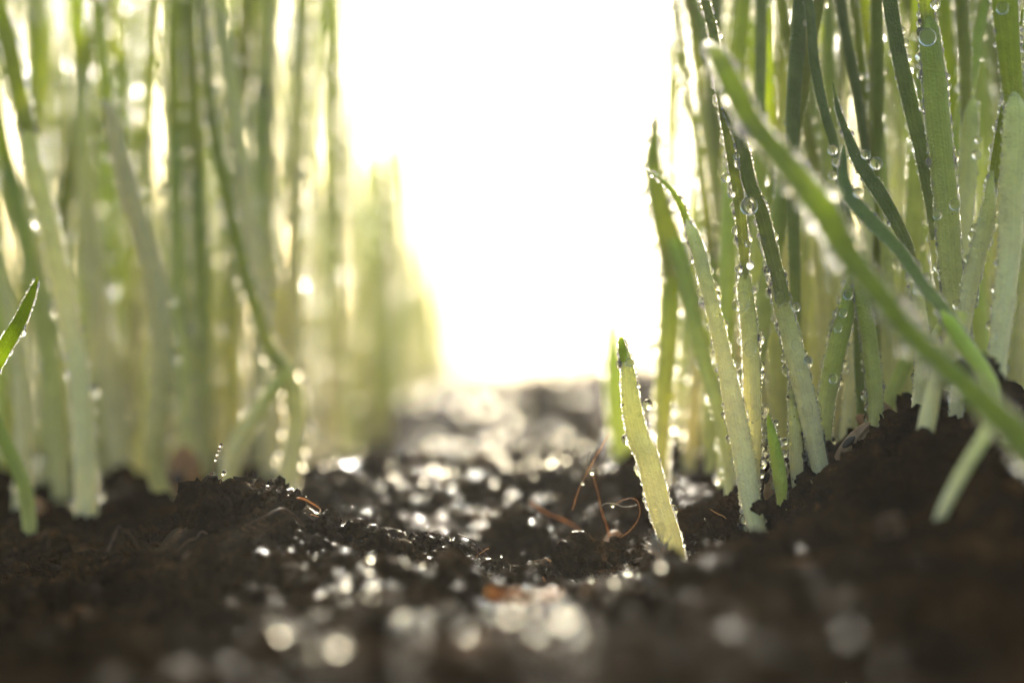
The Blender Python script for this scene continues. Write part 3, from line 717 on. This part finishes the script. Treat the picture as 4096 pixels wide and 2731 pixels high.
import bmesh
mats_ = []; b_ = bmesh.new()
for me in far_me:
    m_ = me.materials[0]
    if m_ not in mats_: mats_.append(m_)
    f0 = len(b_.faces); b_.from_mesh(me); b_.faces.ensure_lookup_table()
    for f in b_.faces[f0:]: f.material_index = mats_.index(m_)
me = bpy.data.meshes.new('distant_grass'); b_.to_mesh(me); b_.free()
for m_ in mats_: me.materials.append(m_)
print('far sprouts', len(far_me) // 2, 'sprouts', len(reg))
tag(obj('distant_grass', me), 'hazy mass of far grass sprouts behind both clumps', 'grass', kind='stuff')
ORD = 'first second third fourth fifth sixth seventh eighth ninth tenth eleventh twelfth thirteenth fourteenth fifteenth sixteenth seventeenth eighteenth nineteenth twentieth'.split()
def ordinal(i):
    if i < 20: return ORD[i]
    t = {2: 'twenty', 3: 'thirty', 4: 'forty', 5: 'fifty', 6: 'sixty', 7: 'seventy'}[(i + 1) // 10]
    return t + '-' + ORD[(i + 1) % 10 - 1] if (i + 1) % 10 else t[:-1] + 'ieth'
for g, txt in (('front sprouts of the left clump', 'blurred pale-footed sprout, %s from the left in the front ranks of the left clump'),
               ('front sprouts of the right clump', 'slender dewy sprout, %s from the left among the front of the right clump'),
               ('faint sprouts in the bright gap', 'faint washed-out sprout in the bright gap, %s from the left')):
    for i, q in enumerate(sorted([q for q in reg if q[0].get('group') == g], key=lambda q: q[1])): q[0]['label'] = txt % ordinal(i)
LZ = [(60, 'behind the long leaning stem at the left border'), (200, 'behind the straight pale stem of the left clump'), (340, 'behind the pinkish stem of the left clump'), (480, 'above the orange seed of the left clump'),
      (620, 'behind the kneed stem of the left clump'), (760, 'just right of the kneed stem of the left clump'), (5000, 'at the right end of the left clump beside the gap')]
RZ = [(1640, 'behind the tall dark blade of the right clump'), (1780, 'behind the three sharp stems of the right clump'), (1920, 'behind the upright round blade of the right clump'), (2080, 'behind the curled leaf of the right clump'),
      (2220, 'behind the wide pale stem of the right clump'), (5000, 'behind the thick stem at the right border')]
CN = {'leaf_mid': 'mid-green', 'leaf_lime': 'yellow-green', 'leaf_olive': 'olive', 'leaf_blue': 'bluish-green'}
for g, zt_, w in (('deep sprouts of the left clump', LZ, 'blurred'), ('deep sprouts of the right clump', RZ, 'blurred')):
    for q in reg:
        if q[0].get('group') != g: continue
        zn = [t for a, t in zt_ if q[1] < a][0]
        dp = '' if q[2] < (30 if 'left' in g else 23) else 'far '
        q[0]['label'] = '%s%s %s sprout %s' % (dp, w, CN[q[4]], zn)
        q[0]['group'] = '%s%s sprouts %s' % (dp, CN[q[4]], zn)

# ------------------------------------------------------------------ fibres and roots
def tube(pts, d, m, name, label, cat, group=None, drop=False, dz=0):
    C = np.array([np.append(at(x, y, dd if dd else d), (w if w > 15 else w * .45) * (dd if dd else d) / FPX / 2) for x, y, w, *r in pts for dd in [r[0] if r else None]])
    o_ = C[0, :3].copy()
    C = catmull(C, max(14, len(C) * 8))
    C[:, :3] += np.stack([(vnoise(np.arange(len(C)) * .35, np.full(len(C), k * 9.1 + C[0, 0] * 50), 77) - .5) * C[:, 3] * 1.8 for k in range(3)], -1)
    sw = Sweep(C, flat=.8, sides=7, wob=.4, seed=rng.integers(99))
    o = obj(name, sw.mesh(name, M[m])); 
    o.data.transform(Matrix.Translation(Vector([-float(v) for v in o_]))); o.location = Vector([float(v) for v in o_])
    tag(o, label, cat, group)
    return sw
ROOTS = [
 ([(2435,1735,7),(2399,1800,9),(2369,1853,9),(2327,1931,8),(2304,1990,7),(2290,2040,6)], 13.6, 'root', 'orange root fibre arching up with a bright drop, left of the lone sprout'),
 ([(2369,1880,6),(2375,1907,7),(2393,1978,7),(2405,2037,9),(2430,2110,14),(2445,2160,12)], 13.7, 'root', 'thin root hanging below the orange arching fibre'),
 ([(2120,2010,12),(2137,2020,14),(2197,2055,15),(2256,2079,15),(2300,2105,13),(2330,2135,10)], 14.6, 'root', 'reddish root lying down the far bank of the hollow'),
 ([(2405,2022,4),(2420,2014,5),(2450,2012,5),(2500,2026,5),(2547,2018,4)], 13.3, 'root_pale', 'hair-thin fibre bridging left of the lone sprout'),
 ([(2460,2018,5),(2500,1996,5),(2545,1998,5),(2560,2050,6),(2530,2110,6),(2480,2150,6)], 13.4, 'root', 'looped orange fibre beside the foot of the yellow blade'),
 ([(2330,2395,20),(2334,2370,24),(2352,2356,24),(2378,2354,22),(2392,2364,10)], 13.0, 'root', 'stubby bent orange root piece in the hollow'),
 ([(2570,2330,8),(2590,2305,10),(2618,2284,10),(2640,2275,8)], 12.9, 'root', 'short orange root beside the fuzzy seed end'),
 ([(1985,2296,8),(2005,2325,9),(2025,2346,12),(2060,2380,10),(2105,2415,8)], 12.9, 'root_dark', 'dark forked root leaning over the hollow rim'),
 ([(2043,2260,5),(2038,2300,6),(2026,2346,8),(2008,2394,12)], 12.85, 'root_pale', 'pale glinting root crossing the dark forked one'),
 ([(2195,2390,5),(2215,2355,5),(2245,2330,5),(2290,2320,5),(2320,2330,5),(2326,2365,5)], 13.0, 'root_dark', 'thin brown hoop of root in the hollow'),
 ([(1895,2235,6),(1925,2210,9),(1953,2192,10)], 13.0, 'root', 'orange splinter on the low middle ridge'),
 ([(850,1975,6),(853,1937,6),(846,1905,5),(853,1877,5),(863,1845,4),(874,1810,4),(885,1780,3)], 13.0, 'root', 'hair-thin upright fibre strung with droplets on the left soil hump'),
 ([(872,1955,8),(883,1925,7),(893,1902,5),(915,1877,3)], 13.0, 'root', 'short forked fibre beside the droplet-strung hair'),
 ([(815,2040,12),(835,2000,12),(855,1960,14),(872,1930,10),(880,1915,5)], 13.0, 'root_dark', 'dark spiky shred rising from the left hump'),
 ([(900,2010,10),(905,1985,12),(912,1965,5)], 13.0, 'root_dark', 'short dark thorn right of the spiky shred'),
 ([(1070,2040,16),(1085,2010,16),(1098,1985,14),(1100,1978,5)], 13.0, 'root_dark', 'blunt dark peg on the crest of the left hump'),
 ([(1110,2140,6),(1135,2132,12),(1192,2121,12),(1290,2111,11),(1369,2108,8)], 12.9, 'root', 'straight orange root lying along the left hump'),
 ([(1180,2058,6),(1225,2056,7),(1260,2062,8),(1323,2088,7),(1376,2134,6),(1388,2173,5),(1386,2246,5)], 12.95, 'root', 'orange fibre arching off the right end of the left hump'),
 ([(1350,2200,14),(1370,2225,16),(1385,2250,18)], 12.8, 'root', 'small orange shred below the arching fibre'),
 ([(1960,2365,36),(2080,2380,44),(2200,2388,46),(2400,2382,44),(2540,2358,40),(2640,2330,34)], 10.6, 'root', 'thick blurred orange-brown stalk lying across the foreground'),
 ([(1400,2600,60),(1480,2660,80),(1560,2720,90),(1640,2790,80)], 9.0, 'root', 'broad blurred orange root piece at the bottom edge'),
 ([(2840,2035,4),(2862,2050,10),(2890,2062,9),(2920,2085,6)], 13.2, 'root', 'curled reddish flake in front of the upright stem foot'),
 ([(1600,1940,24),(1640,1960,34),(1665,2000,30),(1655,2050,16)], 17.2, 'root', 'blurred orange flake on the far ridge behind the left hump'),
 ([(1850,2000,20),(1900,2010,28),(1950,2025,24)], 16.8, 'root', 'blurred orange flake on the far ridge in the middle'),
 ([(3520,2110,30),(3580,2080,50),(3560,2170,60),(3500,2240,60),(3440,2320,50),(3420,2400,30)], 10.4, 'root_dark', 'large blurred brown bark shred on the dark lower right slope'),
]
for pts_, d, m, lab in ROOTS:
    sw = tube(pts_, d, m, 'root_fibre', lab, 'root')
# loose small fibres on the soil
for k in range(40):
    d = rng.uniform(11.5, 16.5)
    px = rng.uniform(0, 1500) if k % 8 else rng.uniform(1500, 2300)
    x = (px - 1176) / 4573 * d
    L = rng.uniform(.12, .45); a = rng.uniform(0, 6.28)
    tt = np.linspace(0, 1, 5)
    xs = x + np.cos(a) * L * tt + rng.normal(0, .03, 5); ys = d + np.sin(a) * L * tt + rng.normal(0, .03, 5)
    zs = ground(xs, ys) + .02 + rng.uniform(0, .10) * np.sin(tt * 3.1) + rng.uniform(0, .12) * tt
    w = rng.uniform(.004, .011)
    C = np.column_stack([xs, ys, zs, np.interp(tt, [0, .5, 1], [w, w, w * .3])])
    C = catmull(C, 18)
    sw = Sweep(C, flat=.8, sides=6, wob=.3, seed=k)
    me = sw.mesh('root_fibre', M[['root_dark', 'root_dark', 'root', 'root_dark'][k % 4]])
    me.transform(Matrix.Translation(Vector((-xs[0], -ys[0], -zs[0]))))
    o = obj('root_fibre', me); o.location = (xs[0], ys[0], zs[0])
    side = 'left' if px < 850 else ('middle' if px < 1500 else 'right')
    tag(o, {'left': 'hair-like brown fibre strewn over the left soil', 'middle': 'hair-like brown fibre strewn over the soil of the hollow', 'right': 'hair-like brown fibre strewn over the right bank'}[side], 'root', 'small fibres strewn on the %s soil' % side)

# ------------------------------------------------------------------ seeds and husks
def seed(p0, p1, w, d, m, label, name='seed_husk', cat='seed', tip=None, bristles=False, ridges=7, ratio=.7):
    a = at(p0[0], p0[1], d); b = at(p1[0], p1[1], d)
    r = w * d / FPX / 2
    N = 22; t = np.linspace(0, 1, N)
    prof = np.sin(np.pi * np.clip(t, .001, .999)) ** .55 * (1 - .25 * t)
    bow = np.array([0, -.15, .1]) * r
    C = np.column_stack([a + (b - a) * t[:, None] + bow * np.sin(np.pi * t)[:, None], np.maximum(r * prof, .002)])
    sw = Sweep(C, flat=ratio, sides=28, yaw=.2)
    th = np.linspace(0, 2 * np.pi, 29)
    I, TH = np.meshgrid(np.arange(N), th, indexing='ij')
    P, Nn = sw.point(I.ravel(), TH.ravel())
    rid = (np.cos(TH.ravel() * ridges) * .06 - .22 * np.exp(-((np.mod(TH.ravel() + 1.9, 6.283) - 0.6) / .22) ** 2)) * C[I.ravel(), 3]
    P = P + Nn * (rid + r * .05 * (vnoise(I.ravel() * .7, TH.ravel() * 4, 5) - .5))[:, None]
    id_ = np.arange(N * 29).reshape(N, 29)
    F = np.stack([id_[:-1, :-1], id_[:-1, 1:], id_[1:, 1:], id_[1:, :-1]], -1).reshape(-1, 4)
    root = empty(name, a); tag(root, label, cat)
    inv = Vector([-float(v) for v in a])
    o = obj('hull', mesh_np('hull', P, F, M[m], np.stack([TH.ravel(), I.ravel() / N], -1)), root); o.location = inv
    if tip:
        ta, tb, tw = tip
        A2 = at(ta[0], ta[1], d - .03 - r * ratio); B2 = at(tb[0], tb[1], d - .03 - r * ratio)
        tt = np.linspace(0, 1, 9)
        C2 = np.column_stack([A2 + (B2 - A2) * tt[:, None], tw * d / FPX / 2 * np.sin(np.pi * np.clip(tt, .02, .98)) ** .6])
        o2 = obj('dark_germ_end', Sweep(C2, flat=.5, sides=10).mesh('dark_germ_end', M['dark_tip']), root); o2.location = inv
    if bristles:
        Vs, Fs, off = [], [], 0
        for k in range(70):
            th_ = rng.uniform(0, 6.28); i = rng.integers(0, 6)
            p, nn = sw.point(np.array([i]), np.array([th_])); p, nn = p[0], nn[0]
            ax = (a - b) / np.linalg.norm(a - b)
            dirv = nn * .6 + ax * .9 + rng.normal(0, .25, 3); dirv /= np.linalg.norm(dirv)
            L = rng.uniform(.04, .11); w_ = rng.uniform(.003, .007)
            side = np.cross(dirv, rng.normal(0, 1, 3)); side /= np.linalg.norm(side); s2 = np.cross(dirv, side)
            ring = [p + w_ * (side * math.cos(q) + s2 * math.sin(q)) for q in (0, 2.1, 4.2)]
            Vs += ring + [p + dirv * L]
            Fs += [[off, off + 1, off + 3], [off + 1, off + 2, off + 3], [off + 2, off, off + 3]]
            off += 4
        o3 = obj('bristle_tuft', mesh_np('bristle_tuft', Vs, Fs, M['bristle']), root); o3.location = inv
seed((735,1780), (745,2080), 150, 17, 'kernel', 'plump blurred orange-brown seed standing on end among the left stems', 'grain_seed', tip=((690,1935), (735,1900), 60))
seed((3480,1690), (3318,1890), 80, 13.15, 'husk', 'pinkish tan split seed husk leaning on the bank beside the short upright stem', tip=((3370,1790), (3420,1745), 30))
seed((3425,1660), (3500,1730), 60, 13.5, 'kernel', 'crumpled orange-brown husk scrap on top of the pinkish husk', ridges=3)
seed((3130,1840), (3060,2000), 70, 13.15, 'husk', 'tan seed husk with a dark stripe behind the tiny yellow-green sprout', tip=((3060,1935), (3075,1880), 24))
seed((3215,1895), (3290,1950), 26, 13.0, 'husk', 'small flat husk flake at the foot of the short grey sprout')
seed((2622,2170), (2695,2330), 84, 12.55, 'husk', 'fuzzy-ended seed pressed against the foot of the short lone sprout', bristles=True)
seed((2470,2120), (2430,2250), 90, 13.9, 'husk', 'glistening pale husk in the hollow left of the lone sprout', ridges=4)
seed((3480,1590), (3600,1690), 50, 13.6, 'kernel', 'reddish bark-like flake on the crown of the right bank', name='bark_flake', cat='bark', ridges=3)
seed((130,1990), (180,2080), 60, 15.6, 'kernel', 'blurred small orange seed between the feet of the left stems', name='grain_seed')

# ------------------------------------------------------------------ soil crumbs (stuff)
def ico(sub):
    bm_ = None
    import bmesh
    b = bmesh.new(); bmesh.ops.create_icosphere(b, subdivisions=sub, radius=1.0)
    V = np.array([v.co[:] for v in b.verts]); F = np.array([[v.index for v in f.verts] for f in b.faces]); b.free()
    return V, F
def rot_mats(m):
    q = rng.normal(0, 1, (m, 4)); q /= np.linalg.norm(q, axis=1)[:, None]
    w, x, y, z = q.T
    return np.stack([1 - 2 * (y * y + z * z), 2 * (x * y - z * w), 2 * (x * z + y * w), 2 * (x * y + z * w), 1 - 2 * (x * x + z * z), 2 * (y * z - x * w),
                     2 * (x * z - y * w), 2 * (y * z + x * w), 1 - 2 * (x * x + y * y)], -1).reshape(-1, 3, 3)
V1, F1 = ico(1); V2, F2 = ico(2); V3, F3 = ico(3)
def crumb_variant(V, k):
    r = 1 + .55 * (vnoise(V[:, 0] * 2.1 + k * 5, V[:, 1] * 2.1 + V[:, 2] * 1.7, 60 + k) - .5) + .5 * (vnoise(V[:, 0] * 4.5 + k * 3, V[:, 2] * 4.5 + V[:, 1] * 3, 90 + k) - .5)
    r += .35 * (_hash(np.round(V[:, 0] * 50), np.round(V[:, 1] * 50 + V[:, 2] * 90), k) - .5)
    return V * r[:, None]
crumb_tops = []
def crumbs(name, num, dlo, dhi, pw, rlo, rhi, V, F, pxr=(-150, 2500), lift=.35):
    d = dlo + (dhi - dlo) * rng.random(num) ** pw
    px = rng.uniform(pxr[0], pxr[1], num)
    x = (px - 1176) / 4573 * d
    # clustering
    keep = vnoise(x * 2.2, d * 2.2, 33) + .5 * vnoise(x * 7, d * 7, 34) > .55
    x, d = x[keep], d[keep]; m = len(x)
    r = rlo + (rhi - rlo) * rng.random(m) ** 2.4
    z = ground(x, d) + r * lift
    crumb_tops.append(np.stack([x, d, z + r * .75], -1))
    Rm = rot_mats(m) * (rng.uniform(.35, 1.5, (m, 1, 3)))
    vs = np.empty((m, len(V), 3))
    for k in range(6):
        s = np.arange(m) % 6 == k
        vs[s] = np.einsum('nij,vj->nvi', Rm[s], crumb_variant(V, k))
    vs = vs * r[:, None, None] + np.stack([x, d, z], -1)[:, None]
    Fa = (F[None] + (np.arange(m) * len(V))[:, None, None]).reshape(-1, 3)
    o = obj(name, mesh_np(name, vs.reshape(-1, 3), Fa, M['soil'], smooth=False))
    return o
o = crumbs('soil_crumbs', 62000, 11.6, 16.5, 1.0, .009, .05, V2, F2)
tag(o, 'dark wet crumbs of soil heaped over the ground in the sharp zone', 'soil crumbs', kind='stuff')
o = crumbs('soil_crumbs', 1300, 11.0, 19, 1.0, .035, .16, V3, F3, pxr=(-100, 2400), lift=.15)
tag(o, 'larger lumpy soil clods scattered through the hollow and left soil', 'soil crumbs', kind='stuff')
o = crumbs('soil_crumbs', 16000, 5.5, 11.6, .7, .015, .08, V1, F1)
tag(o, 'blurred dark soil crumbs covering the near foreground', 'soil crumbs', kind='stuff')
o = crumbs('soil_crumbs', 16000, 16.5, 60, 1.4, .03, .16, V1, F1)
tag(o, 'blurred dark soil crumbs covering the ground beyond the hollow', 'soil crumbs', kind='stuff')
def clod(px, py, d, r, label):
    c = at(px, py, d)
    V = crumb_variant(V3, 3); V = V * (1 + .3 * (vnoise(V[:, 0] * 9, V[:, 1] * 9 + V[:, 2] * 7, 4) - .5) + .2 * (vnoise(V[:, 0] * 21, V[:, 1] * 21 + V[:, 2] * 17, 6) - .5))[:, None]
    o = obj('soil_clod', mesh_np('soil_clod', V * r * np.array([1.2, 1, .9]), F3, M['soil'])); o.location = Vector([float(v) for v in c])
    tag(o, label, 'soil clod')
clod(3900, 1500, 11.9, .12, 'dark soil clod lodged high against the blunt foot of the right border stem')
clod(3975, 1600, 11.9, .13, 'dark soil clod wedged just below the diagonal blade at right')
clod(1720, 2255, 12.9, .10, 'rounded soil clod standing up from the low middle ridge')
clod(1055, 2045, 12.95, .05, 'small wet clod on the crest of the left hump')
clod(3040, 2030, 12.6, .045, 'small dark clod stuck to the front of the leaning stem foot')
clod(3220, 1920, 13.0, .05, 'small soil clod between the short grey sprout and the right stem')

# ------------------------------------------------------------------ water drops
def bigdrop(px, py, r_px, d, phrase, label):
    drops.append((at(px, py, d), np.array([0, -1., 0]), r_px * d / FPX, phrase, label))
BIG = [(2590,1618,22,12.95,'large round drop hanging from the right edge of the short lone sprout'),
 (2540,1765,32,12.93,'flattened blister-like drop on the left side of the short lone sprout'),
 (2518,1450,17,12.92,'rounded drop near the green tip of the short lone sprout'),
 (2553,1545,11,12.92,'bead drop just above the large round drop of the lone sprout'),
 (2995,826,37,12.85,'largest clear drop bridging the two dewy leaves of the right clump'),
 (2904,712,20,12.95,'round drop on the left edge of the leaf above the split mouth'),
 (2926,776,17,12.95,'slightly smaller round drop below the one on the left leaf edge'),
 (2946,775-150,14,12.9,'dark-cored drop near the fork of the two dewy leaves'),
 (3050,968,17,12.9,'drop lying flat on the dewy leaf below the largest drop'),
 (2990,974,15,12.92,'drop on the right edge of the leaf entering the split mouth'),
 (3000,1062,18,12.95,'drop at the right of the split mouth'),
 (2956,1075,17,12.95,'drop at the left of the split mouth'),
 (2862,1185,24,13.1,'amber-rimmed drop on the leaning stem left of the split mouth'),
 (2895,1300,20,13.1,'lime-tinted drop on the right side of the leaning stem'),
 (2868,1375,20,13.05,'milky drop halfway down the leaning stem'),
 (2972,1205,32,12.93,'long milky blister under the split mouth'),
 (3000,1395,28,12.93,'milky blister halfway down the split-mouthed stem'),
 (3018,1160,14,12.95,'bead on the right edge under the split mouth'),
 (3118,1190,26,12.9,'milky drop at the mouth of the right hand stem'),
 (3184,1228,20,12.92,'bright drop on the right edge of the right hand stem mouth'),
 (3182,1378,20,12.9,'milky drop on the upper part of the right hand stem'),
 (3232,1440,18,12.95,'clear drop on the right edge of the right hand stem'),
 (3708,152,37,12.75,'biggest amber drop near the top of the tall wide pale stem'),
 (3740,20,22,12.85,'greenish drop at the very top beside the wide pale stem'),
 (3503,655,27,12.75,'dark-cored clear drop where the folded leaf begins'),
 (3462,620,20,12.8,'drop just left of the dark-cored drop on the folded leaf'),
 (3330,600,22,12.6,'clear drop on the left of the curled leaf tip'),
 (3345,648,20,12.6,'second drop down the curled leaf tip'),
 (3330,702,20,12.6,'third drop down the curled leaf tip'),
 (3432,772,22,12.4,'glinting drop at the notch between the curled and folded leaves'),
 (3748,860,20,12.8,'drop on the foot of the beaded flat leaf'),
 (3818,820,24,12.8,'amber drop on the lower part of the wide pale stem'),
 (3905,620,20,13.6,'drop on the right of the brownish stem, against the bright gap'),
 (3912,560,16,13.6,'upper drop on the right of the brownish stem'),
 (3903,915,22,12.75,'drop on the left edge of the stem tucked by the border'),
 (4008,35,26,12.5,'wide drop at the top of the thick border stem'),
 (4010,850,24,12.5,'milky drop on the ribbed border stem'),
 (3392,1178,22,13.25,'drop near the pointed top of the right-leaning short stem'),
 (3372,1252,18,13.25,'second drop down the right-leaning short stem'),
 (3352,1312,18,13.25,'third drop down the right-leaning short stem'),
 (3332,1515,20,13.2,'amber drop low on the right-leaning short stem'),
 (3137,1765,16,12.95,'bright drop between the tiny sprout and the short grey sprout'),
 (3103,1690,12,12.95,'little drop near the top of the tiny yellow-green sprout'),
 (2367,1887,12,13.55,'bright drop hanging in the fork of the orange fibre'),
 (2330,1932,8,13.55,'golden drop low on the orange fibre'),
 (2450,2020,9,13.25,'bright drop on the hair-thin fibre left of the lone sprout'),
 (1368,2110,10,12.9,'bright drop at the end of the straight orange root'),
 (1376,2182,9,12.9,'glinting drop on the arching fibre'),
 (884,1781,9,12.98,'topmost droplet on the hair-thin upright fibre'),
 (879,1797,8,12.98,'second droplet on the hair-thin upright fibre'),
 (870,1816,7,12.98,'third droplet on the hair-thin upright fibre'),
 (864,1838,7,12.98,'fourth droplet on the hair-thin upright fibre'),
 (849,1898,11,12.98,'largest droplet low on the hair-thin upright fibre'),
 (856,1929,7,12.98,'lowest droplet on the hair-thin upright fibre'),
 (896,1892,11,12.98,'oval droplet on the short forked fibre'),
 (2768,2172,10,13.2,'bright lone drop on the dark soil right of the lone sprout'),
 (2710,2328,24,11.6,'blurred bright drop on the soil in front of the lone sprout foot'),
]
for px, py, rp, d, lab in BIG: bigdrop(px, py, rp, d, '', lab)
# drops on soil
TOPS = np.vstack(crumb_tops)
TPX = TOPS[:, 0] / TOPS[:, 1] * 4573 + 1176
def soil_drops(num, dlo, dhi, rlo, rhi, pxr):
    # beads sitting on the upper side of crumbs, in wet patches
    ok = (TOPS[:, 1] > dlo) & (TOPS[:, 1] < dhi) & (TPX > pxr[0]) & (TPX < pxr[1])
    ok &= vnoise(TOPS[:, 0] * 2.5, TOPS[:, 1] * 2.5, 70) > .42
    ok &= rng.random(len(TOPS)) < np.clip(1.6 - np.abs(TOPS[:, 0] + .35) / 1.1, .02, 1)
    c = TOPS[ok]
    # keep the higher tops, which the low sun reaches
    e = c[:, 2] - base_h(c[:, 0], c[:, 1])
    c = c[e > np.quantile(e, .45)]
    c = c[rng.permutation(len(c))[:num]]
    for p in c:
        r = rlo + (rhi - rlo) * rng.random() ** 1.6
        drops.append((p + np.array([0, 0, r * .5]), np.array([0, 0, 1.]), r, 'wet soil'))
soil_drops(900, 16.0, 22, .016, .042, (740, 1500))
soil_drops(750, 10.2, 12.2, .010, .024, (700, 1520))
soil_drops(120, 7.8, 10.2, .016, .036, (600, 1400))
soil_drops(900, 12.3, 16, .005, .013, (350, 1700))
soil_drops(110, 22, 50, .05, .10, (950, 1600))
soil_drops(150, 13, 18, .008, .02, (1550, 1900))

# the largest drops are things of their own, the fine dew is one mass
hand = [q for q in drops if len(q) == 5]
auto = [q for q in drops if len(q) == 4]
def inframe(q):
    p = q[0]; return abs(p[0] / p[1]) < .262 and -.17 < (p[2] / p[1] - sp_ / cp) < .175 and 12 < p[1] < 15
cand = sorted([q for q in auto if inframe(q) and q[3].startswith('the ') and 'clump' != q[3][-5:]], key=lambda q: -q[2] / q[0][1])[:210]
cs = set(id(q) for q in cand)
drop_me = mesh_np('water_drop', V3, F3, M['drop'])
drop_flat_me = mesh_np('water_drop', V3, F3, M['drop_flat'])
def drop_obj(q, label, group=None):
    p, nn, r = q[0], q[1], q[2]
    face = nn[1] < -.45 and (len(q) == 4 or 'milky' in label or 'flattened' in label or 'lying' in label)
    o = obj('water_drop', drop_flat_me if face else drop_me)
    c = p + nn * r * .25
    z = Vector([float(v) for v in nn]); rot = z.to_track_quat('Z', 'Y').to_matrix().to_4x4() if abs(nn[2]) < .9 else Matrix.Identity(4)
    if face: c = p + nn * r * .1
    o.matrix_world = Matrix.Translation(Vector([float(v) for v in c])) @ rot @ Matrix.Diagonal((r * .85, r * 1.25, r * .5, 1) if face else (r, r, r * .85, 1))
    tag(o, label, 'water drop', group)
for q in hand: drop_obj(q, q[4])
zr = {}
for q in cand:
    a_, b_ = zr.get(q[3], (9, -9)); zr[q[3]] = (min(a_, q[0][2]), max(b_, q[0][2]))
for q in cand:
    w = q[3][4:]
    zz = zr[q[3]]; f = (q[0][2] - zz[0]) / max(zz[1] - zz[0], 1e-6)
    part = 'low' if f < .33 else ('halfway up' if f < .67 else 'high up')
    drop_obj(q, 'water bead %s on the %s' % (part, ' '.join(w.split()[:11])), 'water beads %s on the %s' % (part, w))
rest = [q for q in auto if id(q) not in cs]
print('drops', len(drops), 'rest', len(rest))
def squash(V, P, Nn, R):
    dn = np.einsum('vj,nj->nv', V, Nn)
    v = V[None] - .15 * dn[..., None] * Nn[:, None]
    return v * R[:, None, None] + (P + Nn * (R * .3)[:, None])[:, None]
VS, FS, off = [], [], 0
MI = []
for small, flat_ in ((True, False), (True, True), (False, False), (False, True)):
    sub = [q for q in rest if (q[2] < .008) == small and (q[1][1] < -.35 and q[0][1] < 17) == flat_]
    P = np.array([q[0] for q in sub]); Nn = np.array([q[1] for q in sub]); R_ = np.array([q[2] for q in sub])
    Vt, Ft = (V1, F1) if small else (V2, F2)
    VS.append(squash(Vt, P, Nn, R_).reshape(-1, 3))
    MI.append(np.full(len(P) * len(Ft), int(flat_), dtype=np.int32))
    FS.append((Ft[None] + (np.arange(len(P)) * len(Vt))[:, None, None]).reshape(-1, 3) + off); off += len(VS[-1])
dew = obj('dew', mesh_np('dew', np.vstack(VS), np.vstack(FS), M['dew']))
dew.data.materials.append(M['dew_flat']); dew.data.polygons.foreach_set('material_index', np.concatenate(MI))
tag(dew, 'fine dew beading every stem, leaf and crumb of wet soil', 'dew', kind='stuff')

# ------------------------------------------------------------------ haze
if FLARE_VEIL > 0:  # added air volume standing in for lens flare and washed-out distance
    import bmesh
    b = bmesh.new(); bmesh.ops.create_cube(b, size=1)
    me = bpy.data.meshes.new('flare_veil'); b.to_mesh(me); b.free()
    m, nt, out = mat('flare_veil_air')
    v = nd(nt, "ShaderNodeVolumePrincipled"); v.inputs['Density'].default_value = FLARE_VEIL; v.inputs['Color'].default_value = (1, 1, .97, 1)
    v.inputs['Anisotropy'].default_value = .55
    nt.links.new(v.outputs[0], out.inputs['Volume'])
    me.materials.append(m)
    zt = 22.0; zb = float(SV[:, 2].min()) - 1.0
    hz = obj('flare_veil', me); hz.scale = (5400, 3400, zt - zb); hz.location = (0, 0, (zt + zb) / 2)
    hz.visible_shadow = True
    tag(hz, kind='stuff')
